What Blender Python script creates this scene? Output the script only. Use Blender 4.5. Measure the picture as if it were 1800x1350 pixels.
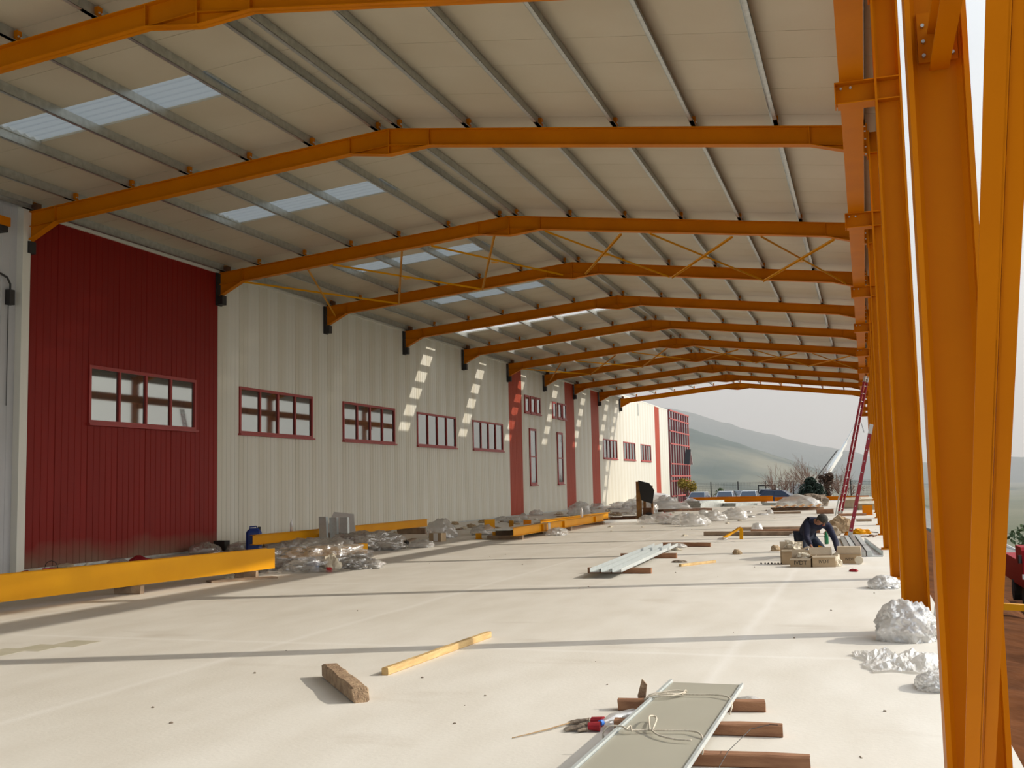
import bpy, bmesh, math, random
from mathutils import Vector, Matrix, noise
scene = bpy.context.scene
for o in list(bpy.data.objects):
    bpy.data.objects.remove(o)
C = bpy.data.collections.new('site'); scene.collection.children.link(C)
rnd = random.Random(7)

# ---------------------------------------------------------------- camera
cam_d = bpy.data.cameras.new('camera'); cam = bpy.data.objects.new('camera', cam_d); C.objects.link(cam)
YAW, PITCH, ROLL = .3143, .0922, -.0208
fw = Vector((-math.sin(YAW)*math.cos(PITCH), math.cos(YAW)*math.cos(PITCH), math.sin(PITCH)))
rt = Vector((math.cos(YAW), math.sin(YAW), 0)); up = rt.cross(fw)
rt, up = rt*math.cos(ROLL)+up*math.sin(ROLL), up*math.cos(ROLL)-rt*math.sin(ROLL)
M = Matrix((rt, up, -fw)).transposed().to_4x4(); M.translation = (0, 0, 1.6)
cam.matrix_world = M
cam_d.sensor_width = 36; cam_d.lens = 1896.26/1800*36; cam_d.clip_start = .05; cam_d.clip_end = 6000
scene.camera = cam

# ---------------------------------------------------------------- sky, sun, exposure
SUN = Vector((1, .42, .604)).normalized()
AUR, AUR_P = 2.9, 7.0
w = bpy.data.worlds.new('sky'); scene.world = w; w.use_nodes = True
nt = w.node_tree; nt.nodes.clear()
out = nt.nodes.new('ShaderNodeOutputWorld'); bg = nt.nodes.new('ShaderNodeBackground')
tc = nt.nodes.new('ShaderNodeTexCoord'); sx = nt.nodes.new('ShaderNodeSeparateXYZ')
rp = nt.nodes.new('ShaderNodeValToRGB')
nt.links.new(tc.outputs['Generated'], sx.inputs[0]); nt.links.new(sx.outputs['Z'], rp.inputs[0])
rp.color_ramp.elements[0].position = 0.0; rp.color_ramp.elements[0].color = (.78, .80, .79, 1)
rp.color_ramp.elements[1].position = .9; rp.color_ramp.elements[1].color = (.45, .60, .80, 1)
e = rp.color_ramp.elements.new(.12); e.color = (.72, .745, .74, 1)
e = rp.color_ramp.elements.new(.35); e.color = (.37, .45, .55, 1)
# hazy bright region spreading smoothly around the sun
dp = nt.nodes.new('ShaderNodeVectorMath'); dp.operation = 'DOT_PRODUCT'; dp.inputs[1].default_value = SUN
nt.links.new(tc.outputs['Generated'], dp.inputs[0])
h1 = nt.nodes.new('ShaderNodeMath'); h1.operation = 'MULTIPLY_ADD'; h1.inputs[1].default_value = .5; h1.inputs[2].default_value = .5; nt.links.new(dp.outputs['Value'], h1.inputs[0])
h2 = nt.nodes.new('ShaderNodeMath'); h2.operation = 'POWER'; h2.inputs[1].default_value = AUR_P; nt.links.new(h1.outputs[0], h2.inputs[0])
hc = nt.nodes.new('ShaderNodeMixRGB'); hc.blend_type = 'MIX'; hc.inputs[1].default_value = (0, 0, 0, 1); hc.inputs[2].default_value = (AUR*1.0, AUR*.96, AUR*.88, 1); hc.use_clamp = False
nt.links.new(h2.outputs[0], hc.inputs[0])
ad = nt.nodes.new('ShaderNodeMixRGB'); ad.blend_type = 'ADD'; ad.inputs[0].default_value = 1; nt.links.new(rp.outputs[0], ad.inputs[1]); nt.links.new(hc.outputs[0], ad.inputs[2])
nt.links.new(ad.outputs[0], bg.inputs[0]); nt.links.new(bg.outputs[0], out.inputs[0])
bg.inputs[1].default_value = 1.0
sd = bpy.data.lights.new('sun', 'SUN'); so = bpy.data.objects.new('sun', sd); C.objects.link(so)
so.rotation_euler = SUN.to_track_quat('Z', 'Y').to_euler(); so.location = (40, 40, 40)
sd.energy = 3.3; sd.color = (1, .915, .78); sd.angle = math.radians(.6)
scene.view_settings.view_transform = 'Standard'; scene.view_settings.look = 'None'
scene.view_settings.exposure = 0.0; scene.view_settings.gamma = 1; scene.view_settings.use_curve_mapping = False
try:
    scene.cycles.use_denoising = True
    scene.cycles.max_bounces = 8; scene.cycles.diffuse_bounces = 5; scene.cycles.transparent_max_bounces = 24
    scene.cycles.volume_bounces = 0; scene.cycles.caustics_reflective = False; scene.cycles.caustics_refractive = False
except Exception:
    pass

# ---------------------------------------------------------------- materials
def mat(name, col, rough=.6, metal=0., col2=None, scale=3., stretch=None, bump=0., bscale=40., spec=.5, detail=5., lo=.35, hi=.65):
    m = bpy.data.materials.new(name); m.use_nodes = True
    n = m.node_tree.nodes; l = m.node_tree.links; b = n['Principled BSDF']
    b.inputs['Base Color'].default_value = (*col, 1); b.inputs['Roughness'].default_value = rough
    b.inputs['Metallic'].default_value = metal; b.inputs['Specular IOR Level'].default_value = spec
    if col2 is not None or bump:
        t = n.new('ShaderNodeTexCoord'); mp = n.new('ShaderNodeMapping'); l.new(t.outputs['Object'], mp.inputs[0])
        if stretch: mp.inputs['Scale'].default_value = stretch
    if col2 is not None:
        nz = n.new('ShaderNodeTexNoise'); nz.inputs['Scale'].default_value = scale; nz.inputs['Detail'].default_value = detail
        l.new(mp.outputs[0], nz.inputs['Vector'])
        r = n.new('ShaderNodeValToRGB'); r.color_ramp.elements[0].position = lo; r.color_ramp.elements[1].position = hi
        r.color_ramp.elements[0].color = (*col2, 1); r.color_ramp.elements[1].color = (*col, 1)
        l.new(nz.outputs['Fac'], r.inputs[0]); l.new(r.outputs[0], b.inputs['Base Color'])
    if bump:
        nb = n.new('ShaderNodeTexNoise'); nb.inputs['Scale'].default_value = bscale; l.new(mp.outputs[0], nb.inputs['Vector'])
        bp = n.new('ShaderNodeBump'); bp.inputs['Strength'].default_value = bump; bp.inputs['Distance'].default_value = .02
        l.new(nb.outputs['Fac'], bp.inputs['Height']); l.new(bp.outputs[0], b.inputs['Normal'])
    return m
def see(name, col, trans=.5, rough=.15, diff=.5, bump=0., bscale=30.):
    """thin clear sheet: transparent + glossy + a little white translucence"""
    m = bpy.data.materials.new(name); m.use_nodes = True
    n = m.node_tree.nodes; l = m.node_tree.links; n.clear()
    o = n.new('ShaderNodeOutputMaterial'); tr = n.new('ShaderNodeBsdfTransparent'); tr.inputs[0].default_value = (.97, .97, .97, 1)
    g = n.new('ShaderNodeBsdfGlossy'); g.inputs['Roughness'].default_value = rough; g.inputs[0].default_value = (1, 1, 1, 1)
    d = n.new('ShaderNodeBsdfDiffuse'); d.inputs[0].default_value = (*col, 1)
    t2 = n.new('ShaderNodeBsdfTranslucent'); t2.inputs[0].default_value = (*col, 1)
    m0 = n.new('ShaderNodeMixShader'); m0.inputs[0].default_value = .5; l.new(d.outputs[0], m0.inputs[1]); l.new(t2.outputs[0], m0.inputs[2])
    m1 = n.new('ShaderNodeMixShader'); m1.inputs[0].default_value = diff; l.new(g.outputs[0], m1.inputs[1]); l.new(m0.outputs[0], m1.inputs[2])
    m2 = n.new('ShaderNodeMixShader'); m2.inputs[0].default_value = trans; l.new(m1.outputs[0], m2.inputs[1]); l.new(tr.outputs[0], m2.inputs[2])
    if bump:
        t = n.new('ShaderNodeTexCoord'); nb = n.new('ShaderNodeTexNoise'); nb.inputs['Scale'].default_value = bscale; l.new(t.outputs['Object'], nb.inputs['Vector'])
        bp = n.new('ShaderNodeBump'); bp.inputs['Strength'].default_value = bump; bp.inputs['Distance'].default_value = .03
        l.new(nb.outputs['Fac'], bp.inputs['Height'])
        for s in (g, d): l.new(bp.outputs[0], s.inputs['Normal'])
    l.new(m2.outputs[0], o.inputs[0])
    return m

ORANGE = mat('orange_paint', (.60, .185, .001), .45, col2=(.54, .16, .001), scale=1.3, spec=.08)
YELLOW = mat('yellow_paint', (.72, .33, .004), .42, col2=(.66, .29, .003), scale=1.1, spec=.15)
GALV = mat('galvanised_steel', (.56, .58, .56), .38, .75, col2=(.42, .44, .42), scale=9, lo=.3, hi=.7)
GALV2 = mat('bright_galvanised_steel', (.62, .66, .66), .38, .3, col2=(.52, .57, .57), scale=14, lo=.3, hi=.7)
ROOF = mat('cream_roof_sheet', (.565, .505, .385), .45, col2=(.52, .455, .335), scale=.6, spec=.3)
WHITEP = mat('white_wall_panel', (.70, .69, .63), .5, col2=(.58, .54, .43), scale=.4, stretch=(1, 2.5, .16), spec=.3, lo=.3, hi=.6)
GREYP = mat('grey_white_panel', (.52, .52, .54), .5, col2=(.44, .44, .45), scale=.5, spec=.3)
TRIMW = mat('white_trim', (.72, .71, .64), .45)
REDFRAME = mat('red_frame_paint', (.36, .035, .03), .45, col2=(.29, .03, .026), scale=3)
BANDRED = mat('brick_red_panel', (.40, .07, .038), .55, col2=(.36, .06, .033), scale=.6, spec=.15)
DARK = mat('black_steel', (.018, .016, .015), .6)
def red_wall_mat():
    m = mat('dark_red_panel', (.235, .0105, .006), .5, col2=(.195, .009, .005), scale=.5, stretch=(1, 1.5, .5), spec=.2)
    n = m.node_tree.nodes; l = m.node_tree.links; b = n['Principled BSDF']
    src = b.inputs['Base Color'].links[0].from_socket
    g = n.new('ShaderNodeNewGeometry'); s = n.new('ShaderNodeSeparateXYZ'); l.new(g.outputs['Position'], s.inputs[0])
    nz = n.new('ShaderNodeTexNoise'); nz.inputs['Scale'].default_value = 1.6; nz.inputs['Detail'].default_value = 6; l.new(g.outputs['Position'], nz.inputs['Vector'])
    a = n.new('ShaderNodeMath'); a.operation = 'MULTIPLY_ADD'; l.new(nz.outputs['Fac'], a.inputs[0]); a.inputs[1].default_value = -.5; l.new(s.outputs['Z'], a.inputs[2])
    r = n.new('ShaderNodeMapRange'); l.new(a.outputs[0], r.inputs['Value'])
    r.inputs['From Min'].default_value = -.25; r.inputs['From Max'].default_value = .30; r.inputs['To Min'].default_value = .75; r.inputs['To Max'].default_value = 0
    mx = n.new('ShaderNodeMixRGB'); l.new(r.outputs[0], mx.inputs[0]); l.new(src, mx.inputs[1]); mx.inputs[2].default_value = (.20, .15, .10, 1)
    l.new(mx.outputs[0], b.inputs['Base Color'])
    return m
REDW = red_wall_mat()
WOODP = mat('pale_new_wood', (.62, .44, .20), .7, col2=(.50, .32, .13), scale=3, stretch=(8, 1, 8), bump=.2)
WOODR = mat('reddish_timber', (.34, .17, .085), .75, col2=(.24, .11, .055), scale=4, stretch=(1, 8, 8), bump=.25)
WOODO = mat('old_rough_timber', (.40, .28, .17), .85, col2=(.26, .165, .10), scale=7, stretch=(2, 2, 2), bump=.6, bscale=30)
WOODG = mat('weathered_board', (.33, .24, .16), .85, col2=(.22, .15, .10), scale=5, bump=.3)
CARD = mat('cardboard', (.42, .31, .19), .8, col2=(.37, .265, .155), scale=4, bump=.1)
CARDL = mat('pale_cardboard', (.52, .43, .31), .8, col2=(.45, .36, .25), scale=4, bump=.1)
PAPER = mat('pale_paper', (.66, .60, .48), .8, col2=(.58, .51, .39), scale=5)
INK = mat('black_ink', (.02, .018, .015), .7)
GLASSR = mat('reflective_window_glass', (.27, .285, .275), .03, .9)
RUST = mat('rusty_steel', (.16, .07, .025), .75, col2=(.09, .035, .015), scale=6, bump=.3)
RUSTO = mat('ochre_rusted_steel', (.30, .14, .03), .7, col2=(.18, .075, .02), scale=6, bump=.3)
FILM = see('clear_plastic_film', (.86, .84, .80), .48, .12, .66, bump=1.0, bscale=14)
FILMW = see('white_plastic_film', (.90, .89, .87), .25, .14, .74, bump=.9, bscale=16)
FILMD = see('dusty_plastic_film', (.64, .60, .55), .50, .12, .60, bump=1.0, bscale=12)
SKYL = see('corrugated_skylight_sheet', (.25, .28, .295), .05, .3, .94)
BLUE = mat('blue_plastic', (.012, .04, .22), .4)
BLUEC = mat('bright_blue_cap', (.05, .22, .75), .35)
REDPL = mat('red_plastic', (.45, .02, .02), .4)
REDCL = mat('red_cloth', (.36, .012, .022), .85, col2=(.25, .008, .014), scale=12)
GREENB = mat('green_glass', (.01, .16, .06), .2)
WHITE = mat('white_plastic', (.80, .80, .78), .5)
LADR = mat('red_fibreglass_rail', (.30, .018, .035), .45)
ALU = mat('aluminium', (.62, .62, .60), .35, .7)
ROPE = mat('pale_rope', (.66, .60, .50), .9, col2=(.48, .42, .33), scale=90)
PANELG = mat('grey_beige_coated_sheet', (.40, .385, .315), .45, col2=(.375, .36, .295), scale=1.5)
JACKET = mat('navy_cloth', (.012, .013, .038), .9, col2=(.008, .009, .026), scale=8, bump=.3, bscale=20)
JEANS = mat('dark_denim', (.018, .026, .05), .9, col2=(.011, .016, .032), scale=9, bump=.3, bscale=22)
SKIN = mat('skin', (.36, .17, .10), .55, col2=(.31, .14, .085), scale=9)
HAIR = mat('dark_grey_hair', (.045, .04, .034), .9, col2=(.02, .018, .015), scale=40, bump=.4)
SHOE = mat('brown_leather', (.06, .035, .02), .6)
GLOVE = mat('dirty_glove_cloth', (.34, .28, .21), .95, col2=(.16, .12, .09), scale=14, bump=.5, bscale=40)
STICK = mat('dry_twig', (.42, .29, .15), .85, col2=(.30, .19, .09), scale=12)
TYRE = mat('tyre_rubber', (.02, .02, .02), .8)
CARGL = mat('car_glass', (.03, .045, .075), .08)
LEAFY = mat('yellow_leaves', (.40, .30, .04), .8, col2=(.26, .20, .03), scale=2)
LEAFG = mat('green_leaves', (.10, .14, .05), .8, col2=(.05, .08, .03), scale=2)
LEAFD = mat('dark_green_needles', (.035, .06, .035), .85, col2=(.016, .03, .02), scale=2.5)
LEAFB = mat('brown_ivy_leaves', (.14, .075, .045), .85, col2=(.09, .05, .03), scale=3)
BARK = mat('bark', (.16, .11, .08), .9, col2=(.09, .06, .045), scale=8)
TWIG = mat('red_brown_twigs', (.24, .14, .10), .9)
ASPH = mat('asphalt', (.20, .19, .175), .9, col2=(.16, .15, .14), scale=.4)
DIRT = mat('brown_soil', (.125, .045, .015), .95, col2=(.07, .025, .008), scale=2.2, bump=1.0, bscale=6, spec=.05)
LAND = mat('dry_grass_land', (.19, .18, .11), .95, col2=(.12, .13, .075), scale=.03)
def hill_mat(name, woods, grass, s):
    m = mat(name, woods, .95, col2=grass, scale=s, detail=8, lo=.42, hi=.56)
    return m
HILLA = hill_mat('wooded_hill', (.03, .055, .035), (.20, .19, .12), .014)
HILLB = hill_mat('far_wooded_hill', (.05, .07, .045), (.09, .10, .07), .006)

def concrete():
    m = bpy.data.materials.new('pale_power_floated_concrete'); m.use_nodes = True
    n = m.node_tree.nodes; l = m.node_tree.links; b = n['Principled BSDF']; b.inputs['Roughness'].default_value = .62
    b.inputs['Specular IOR Level'].default_value = .25
    g = n.new('ShaderNodeNewGeometry')
    def noise_(scale, detail, stretch=(1, 1, 1)):
        mp = n.new('ShaderNodeMapping'); mp.inputs['Scale'].default_value = stretch; l.new(g.outputs['Position'], mp.inputs[0])
        z = n.new('ShaderNodeTexNoise'); z.inputs['Scale'].default_value = scale; z.inputs['Detail'].default_value = detail; l.new(mp.outputs[0], z.inputs['Vector']); return z.outputs['Fac']
    def ramp(f, p0, c0, p1, c1):
        r = n.new('ShaderNodeValToRGB'); r.color_ramp.elements[0].position = p0; r.color_ramp.elements[1].position = p1
        r.color_ramp.elements[0].color = (*c0, 1); r.color_ramp.elements[1].color = (*c1, 1); l.new(f, r.inputs[0]); return r.outputs[0]
    def mix(f, a, c, mode='MIX'):
        x = n.new('ShaderNodeMixRGB'); x.blend_type = mode
        if hasattr(f, 'links'): l.new(f, x.inputs[0])
        else: x.inputs[0].default_value = f
        for s, i in ((a, 1), (c, 2)):
            if hasattr(s, 'links'): l.new(s, x.inputs[i])
            else: x.inputs[i].default_value = (*s, 1)
        return x.outputs[0]
    c = ramp(noise_(.35, 4), .35, (.63, .595, .525), .65, (.72, .69, .63))
    c = mix(.5, c, ramp(noise_(2.2, 8, (1, .35, 1)), .3, (.62, .58, .51), .7, (.77, .745, .69)), 'MIX')
    c = mix(ramp(noise_(.8, 6, (.6, 1.6, 1)), .62, (0, 0, 0), .78, (.45, .45, .45)), c, (.40, .33, .25))
    # pale laitance lines along the pour joints, world grid
    s = n.new('ShaderNodeSeparateXYZ'); l.new(g.outputs['Position'], s.inputs[0])
    nz = noise_(1.3, 3)
    for ax, per, ph in (('X', 4.6, 1.2), ('Y', 6.3, 2.4)):
        a = n.new('ShaderNodeMath'); a.operation = 'MULTIPLY_ADD'; l.new(nz, a.inputs[0]); a.inputs[1].default_value = .12; l.new(s.outputs[ax], a.inputs[2])
        a2 = n.new('ShaderNodeMath'); a2.operation = 'ADD'; l.new(a.outputs[0], a2.inputs[0]); a2.inputs[1].default_value = 100*per+ph
        md = n.new('ShaderNodeMath'); md.operation = 'PINGPONG'; l.new(a2.outputs[0], md.inputs[0]); md.inputs[1].default_value = per/2
        r = n.new('ShaderNodeMapRange'); l.new(md.outputs[0], r.inputs['Value']); r.inputs['From Max'].default_value = .09; r.inputs['To Min'].default_value = .45; r.inputs['To Max'].default_value = 0
        c = mix(r.outputs[0], c, (.82, .80, .76))
    l.new(c, b.inputs['Base Color'])
    bp = n.new('ShaderNodeBump'); bp.inputs['Strength'].default_value = .15; bp.inputs['Distance'].default_value = .01
    l.new(noise_(30, 6), bp.inputs['Height']); l.new(bp.outputs[0], b.inputs['Normal'])
    return m
CONC = concrete()

# ---------------------------------------------------------------- mesh helpers
class MB:
    def __init__(s, off=(0, 0, 0)): s.v = []; s.f = []; s.o = Vector(off)
    def add(s, vs, fs):
        k = len(s.v); s.v += [Vector(p)-s.o for p in vs]; s.f += [[i+k for i in f] for f in fs]; return s
    def box(s, x0, x1, y0, y1, z0, z1):
        return s.add([(x0, y0, z0), (x1, y0, z0), (x1, y1, z0), (x0, y1, z0), (x0, y0, z1), (x1, y0, z1), (x1, y1, z1), (x0, y1, z1)],
                     [(3, 2, 1, 0), (4, 5, 6, 7), (0, 1, 5, 4), (1, 2, 6, 5), (2, 3, 7, 6), (3, 0, 4, 7)])
    def prism(s, poly, fn, a, b):
        """poly: 2D outline, fn(u, v, t) -> 3D, swept from t=a to t=b"""
        n = len(poly)
        vs = [fn(u, v, a) for u, v in poly]+[fn(u, v, b) for u, v in poly]
        fs = [tuple(range(n-1, -1, -1)), tuple(range(n, 2*n))]+[(i, (i+1) % n, n+(i+1) % n, n+i) for i in range(n)]
        return s.add(vs, fs)
    def bar(s, p, q, w, h, upv=(0, 0, 1), lift=0):
        """rectangular bar from p to q; h along the up vector, w across"""
        p = Vector(p); q = Vector(q); d = (q-p).normalized(); u = Vector(upv); r = d.cross(u).normalized(); u = r.cross(d)
        vs = []
        for c in (p, q):
            for a, b in ((-1, -1), (1, -1), (1, 1), (-1, 1)): vs.append(c+r*a*w/2+u*(b*h/2+lift))
        return s.add(vs, [(0, 1, 2, 3), (7, 6, 5, 4), (0, 4, 5, 1), (1, 5, 6, 2), (2, 6, 7, 3), (3, 7, 4, 0)])
    def tube(s, pts, r, n=6, caps=True):
        pts = [Vector(p) for p in pts]; rings = []
        for i, p in enumerate(pts):
            d = (pts[min(i+1, len(pts)-1)]-pts[max(i-1, 0)]).normalized()
            a = d.cross(Vector((0, 0, 1)) if abs(d.z) < .95 else Vector((1, 0, 0))).normalized(); b = d.cross(a)
            rr = r[i] if isinstance(r, (list, tuple)) else r
            rings.append([p+a*math.cos(6.2832*k/n)*rr+b*math.sin(6.2832*k/n)*rr for k in range(n)])
        vs = [v for ring in rings for v in ring]; fs = []
        for i in range(len(pts)-1):
            for k in range(n): fs.append((i*n+k, i*n+(k+1) % n, (i+1)*n+(k+1) % n, (i+1)*n+k))
        if caps: fs += [tuple(range(n-1, -1, -1)), tuple(range((len(pts)-1)*n, len(pts)*n))]
        return s.add(vs, fs)
    def cyl(s, p, q, r, n=12): return s.tube([p, q], r, n)
    def lathe(s, c, prof, n=14):
        vs = []; fs = []
        for r, z in prof:
            for k in range(n): vs.append((c[0]+r*math.cos(6.2832*k/n), c[1]+r*math.sin(6.2832*k/n), c[2]+z))
        for i in range(len(prof)-1):
            for k in range(n): fs.append((i*n+k, i*n+(k+1) % n, (i+1)*n+(k+1) % n, (i+1)*n+k))
        fs += [tuple(range(n-1, -1, -1)), tuple(range((len(prof)-1)*n, len(prof)*n))]
        return s.add(vs, fs)
    def build(s, name, m, parent=None, smooth=False):
        me = bpy.data.meshes.new(name); me.from_pydata(s.v, [], s.f)
        bm = bmesh.new(); bm.from_mesh(me); bmesh.ops.recalc_face_normals(bm, faces=bm.faces); bm.to_mesh(me); bm.free()
        me.materials.append(m)
        if smooth: me.polygons.foreach_set('use_smooth', [True]*len(me.polygons))
        o = bpy.data.objects.new(name, me); C.objects.link(o)
        if parent is not None: o.parent = parent
        else: o.location = s.o
        return o
def part(name, me, parent, loc=(0, 0, 0), rz=0):
    o = bpy.data.objects.new(name, me); C.objects.link(o); o.parent = parent; o.location = loc; o.rotation_euler = (0, 0, rz); return o
def tag(o, label=None, cat=None, group=None, kind=None):
    for k, v in (('label', label), ('category', cat), ('group', group), ('kind', kind)):
        if v: o[k] = v
    return o
def thing(name, label, cat, loc=(0, 0, 0), rz=0, group=None, kind=None):
    o = bpy.data.objects.new(name, None); C.objects.link(o); o.location = loc; o.rotation_euler = (0, 0, rz); o.empty_display_size = .2
    return tag(o, label, cat, group, kind)
def struct(o, label=None): return tag(o, label, None, None, 'structure')
def copy_tree(o, parent=None):
    c = o.copy(); C.objects.link(c); c.parent = parent
    for ch in list(o.children): copy_tree(ch, c)
    return c
ORD = ['nearest', 'second', 'third', 'fourth', 'fifth', 'sixth', 'seventh', 'eighth', 'ninth', 'tenth', 'eleventh', 'twelfth', 'thirteenth', 'fourteenth']

# ---------------------------------------------------------------- the hall's measurements (metres)
XW, XR, XC, XO = -16.6, -8.19, .285, .558
FY = [5.5, 11.98, 18.09, 25.24, 31.4, 37.75, 44.09, 50.34, 56.6, 63.0, 69.42, 75.89]
def zt(x): return 8.27-.093*(XR-x) if x < XR else 8.27-.118*(x-XR)      # top of the rafters
ROOF_LIFT = .215
# ---------------------------------------------------------------- ground
f = MB().box(-17.2, .74, -3, 78, -.35, 0)
floor = struct(f.build('floor', CONC))
tag(floor, 'pale concrete floor slab of the open hall')
st = MB((0, 0, 0))
for i, (x, y) in enumerate(((-8.62, 8.75), (-8.43, 9.05), (-8.27, 9.36), (-8.10, 9.68))): st.box(x-.19, x+.17, y-.24, y+.20, .0003, .0012+.0001*i)
st.build('damp_patch', mat('olive_damp_concrete', (.46, .43, .32), .6, col2=(.52, .48, .38), scale=4), floor)
# soil shoulder falling away to a low road
def soil_h(x, y):
    edge = 2.35 if y < 15.4 else max(1.45, 2.35-(y-15.4)*.35)
    t = min(1, max(0, (x-edge)/5.0)); t = t*t*(3-2*t)
    h = -.27-.10*max(0, min(x-.74, 2))-4.0*t
    return h+.07*noise.noise((x*1.1, y*.9, 3))+.035*noise.noise((x*3.1, y*2.7, 9))*(1 if y < 40 else .3)
xs = [.70, .80]+[.95+.17*i for i in range(20)]+[4.5+i*.8 for i in range(9)]
ys = [-4+.3*i for i in range(90)]+[23.5+1.2*i for i in range(48)]
vs = [(x, y, soil_h(x, y)) for y in ys for x in xs]; nx = len(xs)
fs = [(j*nx+i, j*nx+i+1, (j+1)*nx+i+1, (j+1)*nx+i) for j in range(len(ys)-1) for i in range(nx-1)]
tag(struct(MB().add(vs, fs).build('soil_bank', DIRT, smooth=True)), 'brown soil bank beside the slab')
gx = MB().add([(11, -10, -4.32), (900, -10, -4.32), (900, 1500, -4.32), (11, 1500, -4.32)], [(0, 1, 2, 3)])
tag(struct(gx.build('low_ground', LAND)), 'low flat ground right of the hall')
yd = MB().add([(-60, 78, -.87), (.6, 78, -.87), (4, 118, -.9), (-60, 118, -.9)], [(0, 1, 2, 3)])
yd.add([(.6, 78, -.87), (11, 78, -4.4), (11, 118, -4.4), (4, 118, -.9)], [(0, 1, 2, 3)])
tag(struct(yd.build('car_park', ASPH)), 'grey asphalt car park beyond the slab')
fld = MB().add([(-400, 118, -1.2), (4, 118, -1.2), (12, 118, -4.4), (12, 1500, -4.4), (-30, 420, -4.4), (-400, 420, -2)], [(0, 1, 2, 3, 4, 5)])
tag(struct(fld.build('field', LAND)), 'dry field beyond the car park')

# ---------------------------------------------------------------- wall of ribbed panels along the left
def panel_mesh(name, wd, z0, z1, m, ribs=4):
    """one ribbed sheet, x = proud direction, y = along the wall"""
    prof = [(0, -.05), (0, .0)]
    prof = []; y = 0; step = wd/(ribs+1)
    pts = [(-.016, 0), (-.016, .007), (0, .016)]
    for k in range(1, ribs+1):
        c = k*step; pts += [(0, c-.016), (-.010, c-.007), (-.010, c+.007), (0, c+.016)]
    pts += [(0, wd-.016), (-.016, wd-.007), (-.016, wd)]
    n = len(pts); vs = [(x, y, z0) for x, y in pts]+[(x, y, z1) for x, y in pts]+[(-.06, 0, z0), (-.06, wd, z0), (-.06, 0, z1), (-.06, wd, z1)]
    fs = [(i, i+1, n+i+1, n+i) for i in range(n-1)]
    b = 2*n
    fs += [(b, b+1, b+3, b+2), tuple(range(n))+(b+1, b), tuple(range(n, 2*n))+(b+3, b+2), (0, n, b+2, b), (n-1, 2*n-1, b+3, b+1)]
    me = bpy.data.meshes.new(name); me.from_pydata(vs, [], fs)
    bm = bmesh.new(); bm.from_mesh(me); bmesh.ops.recalc_face_normals(bm, faces=bm.faces); bm.to_mesh(me); bm.free()
    me.materials.append(m); return me
wall = struct(thing('wall_left', 'long ribbed metal panel wall on the left with red bays', None, (XW, 18, 0)))
del wall['label']; wall['label'] = 'long ribbed metal panel wall on the left with red bays'
PITCH_W = 1.052
cache = {}
WZ0, WZ1 = 3.16, 4.48
def wall_strip(y, wd, top, m, hole=False, nm='panel'):
    for z0, z1 in (((0.0, WZ0), (WZ1, top)) if hole else ((0.0, top),)):
        key = (round(wd, 3), z0, z1, m.name)
        if key not in cache: cache[key] = panel_mesh(nm, wd, z0, z1, m)
        part('panel', cache[key], wall, (0, y-18, 0))
for k in range(7): wall_strip(18.05+k*1.027, 1.027, 7.66, REDW, 2 <= k < 6)
winbays = [(1, 5), (7, 11), (13, 17), (19, 23), (43, 47), (49, 53), (55, 59)]
bands = [(24, 26), (34, 36), (40, 42), (61, 63)]
def ky(k): return 25.24+k*PITCH_W
for k in range(67):
    red = any(a <= k < b for a, b in bands); hole = any(a <= k < b for a, b in winbays)
    top = 7.66 if ky(k) < 75.5 else 7.82
    wall_strip(ky(k), PITCH_W, top, BANDRED if red else WHITEP, hole)
for k in range(13): wall_strip(18.0-(k+1)*1.052-.12, 1.052, 7.66, GREYP)
# wall thickness behind, so that the openings have depth and the end reads solid
MB((XW, 18, 0)).box(XW-.5, XW-.30, 4.0, ky(67), 0, 7.6).build('backing', DARK, wall)
MB((XW, 18, 0)).box(XW-.5, XW, ky(67), ky(67)+.06, 0, 7.86).build('end_cap', TRIMW, wall)
MB((XW, 18, 0)).box(XW-.5, XW+.02, 75.9, ky(67)+.06, 7.82, 7.90).build('coping', TRIMW, wall)
MB((XW, 18, 0)).box(XW-.02, XW+.06, 18.2, 75.9, 7.50, 7.68).build('head_flashing', TRIMW, wall)
MB((XW, 18, 0)).box(XW-.02, XW+.025, 18.2, ky(67), 0.0, .05).build('base_flashing', GALV, wall)
MB((XW, 18, 0)).box(XW, XW+.03, 82.45, 82.65, 6.65, 7.6).build('downpipe', GALV, wall)
t = tag(struct(MB((XW, 18, 0)).box(XW-.02, XW+.16, 17.86, 18.08, 0, 7.62).build('trim_1', TRIMW)), 'white vertical corner trim at the edge of the red bay')
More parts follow.
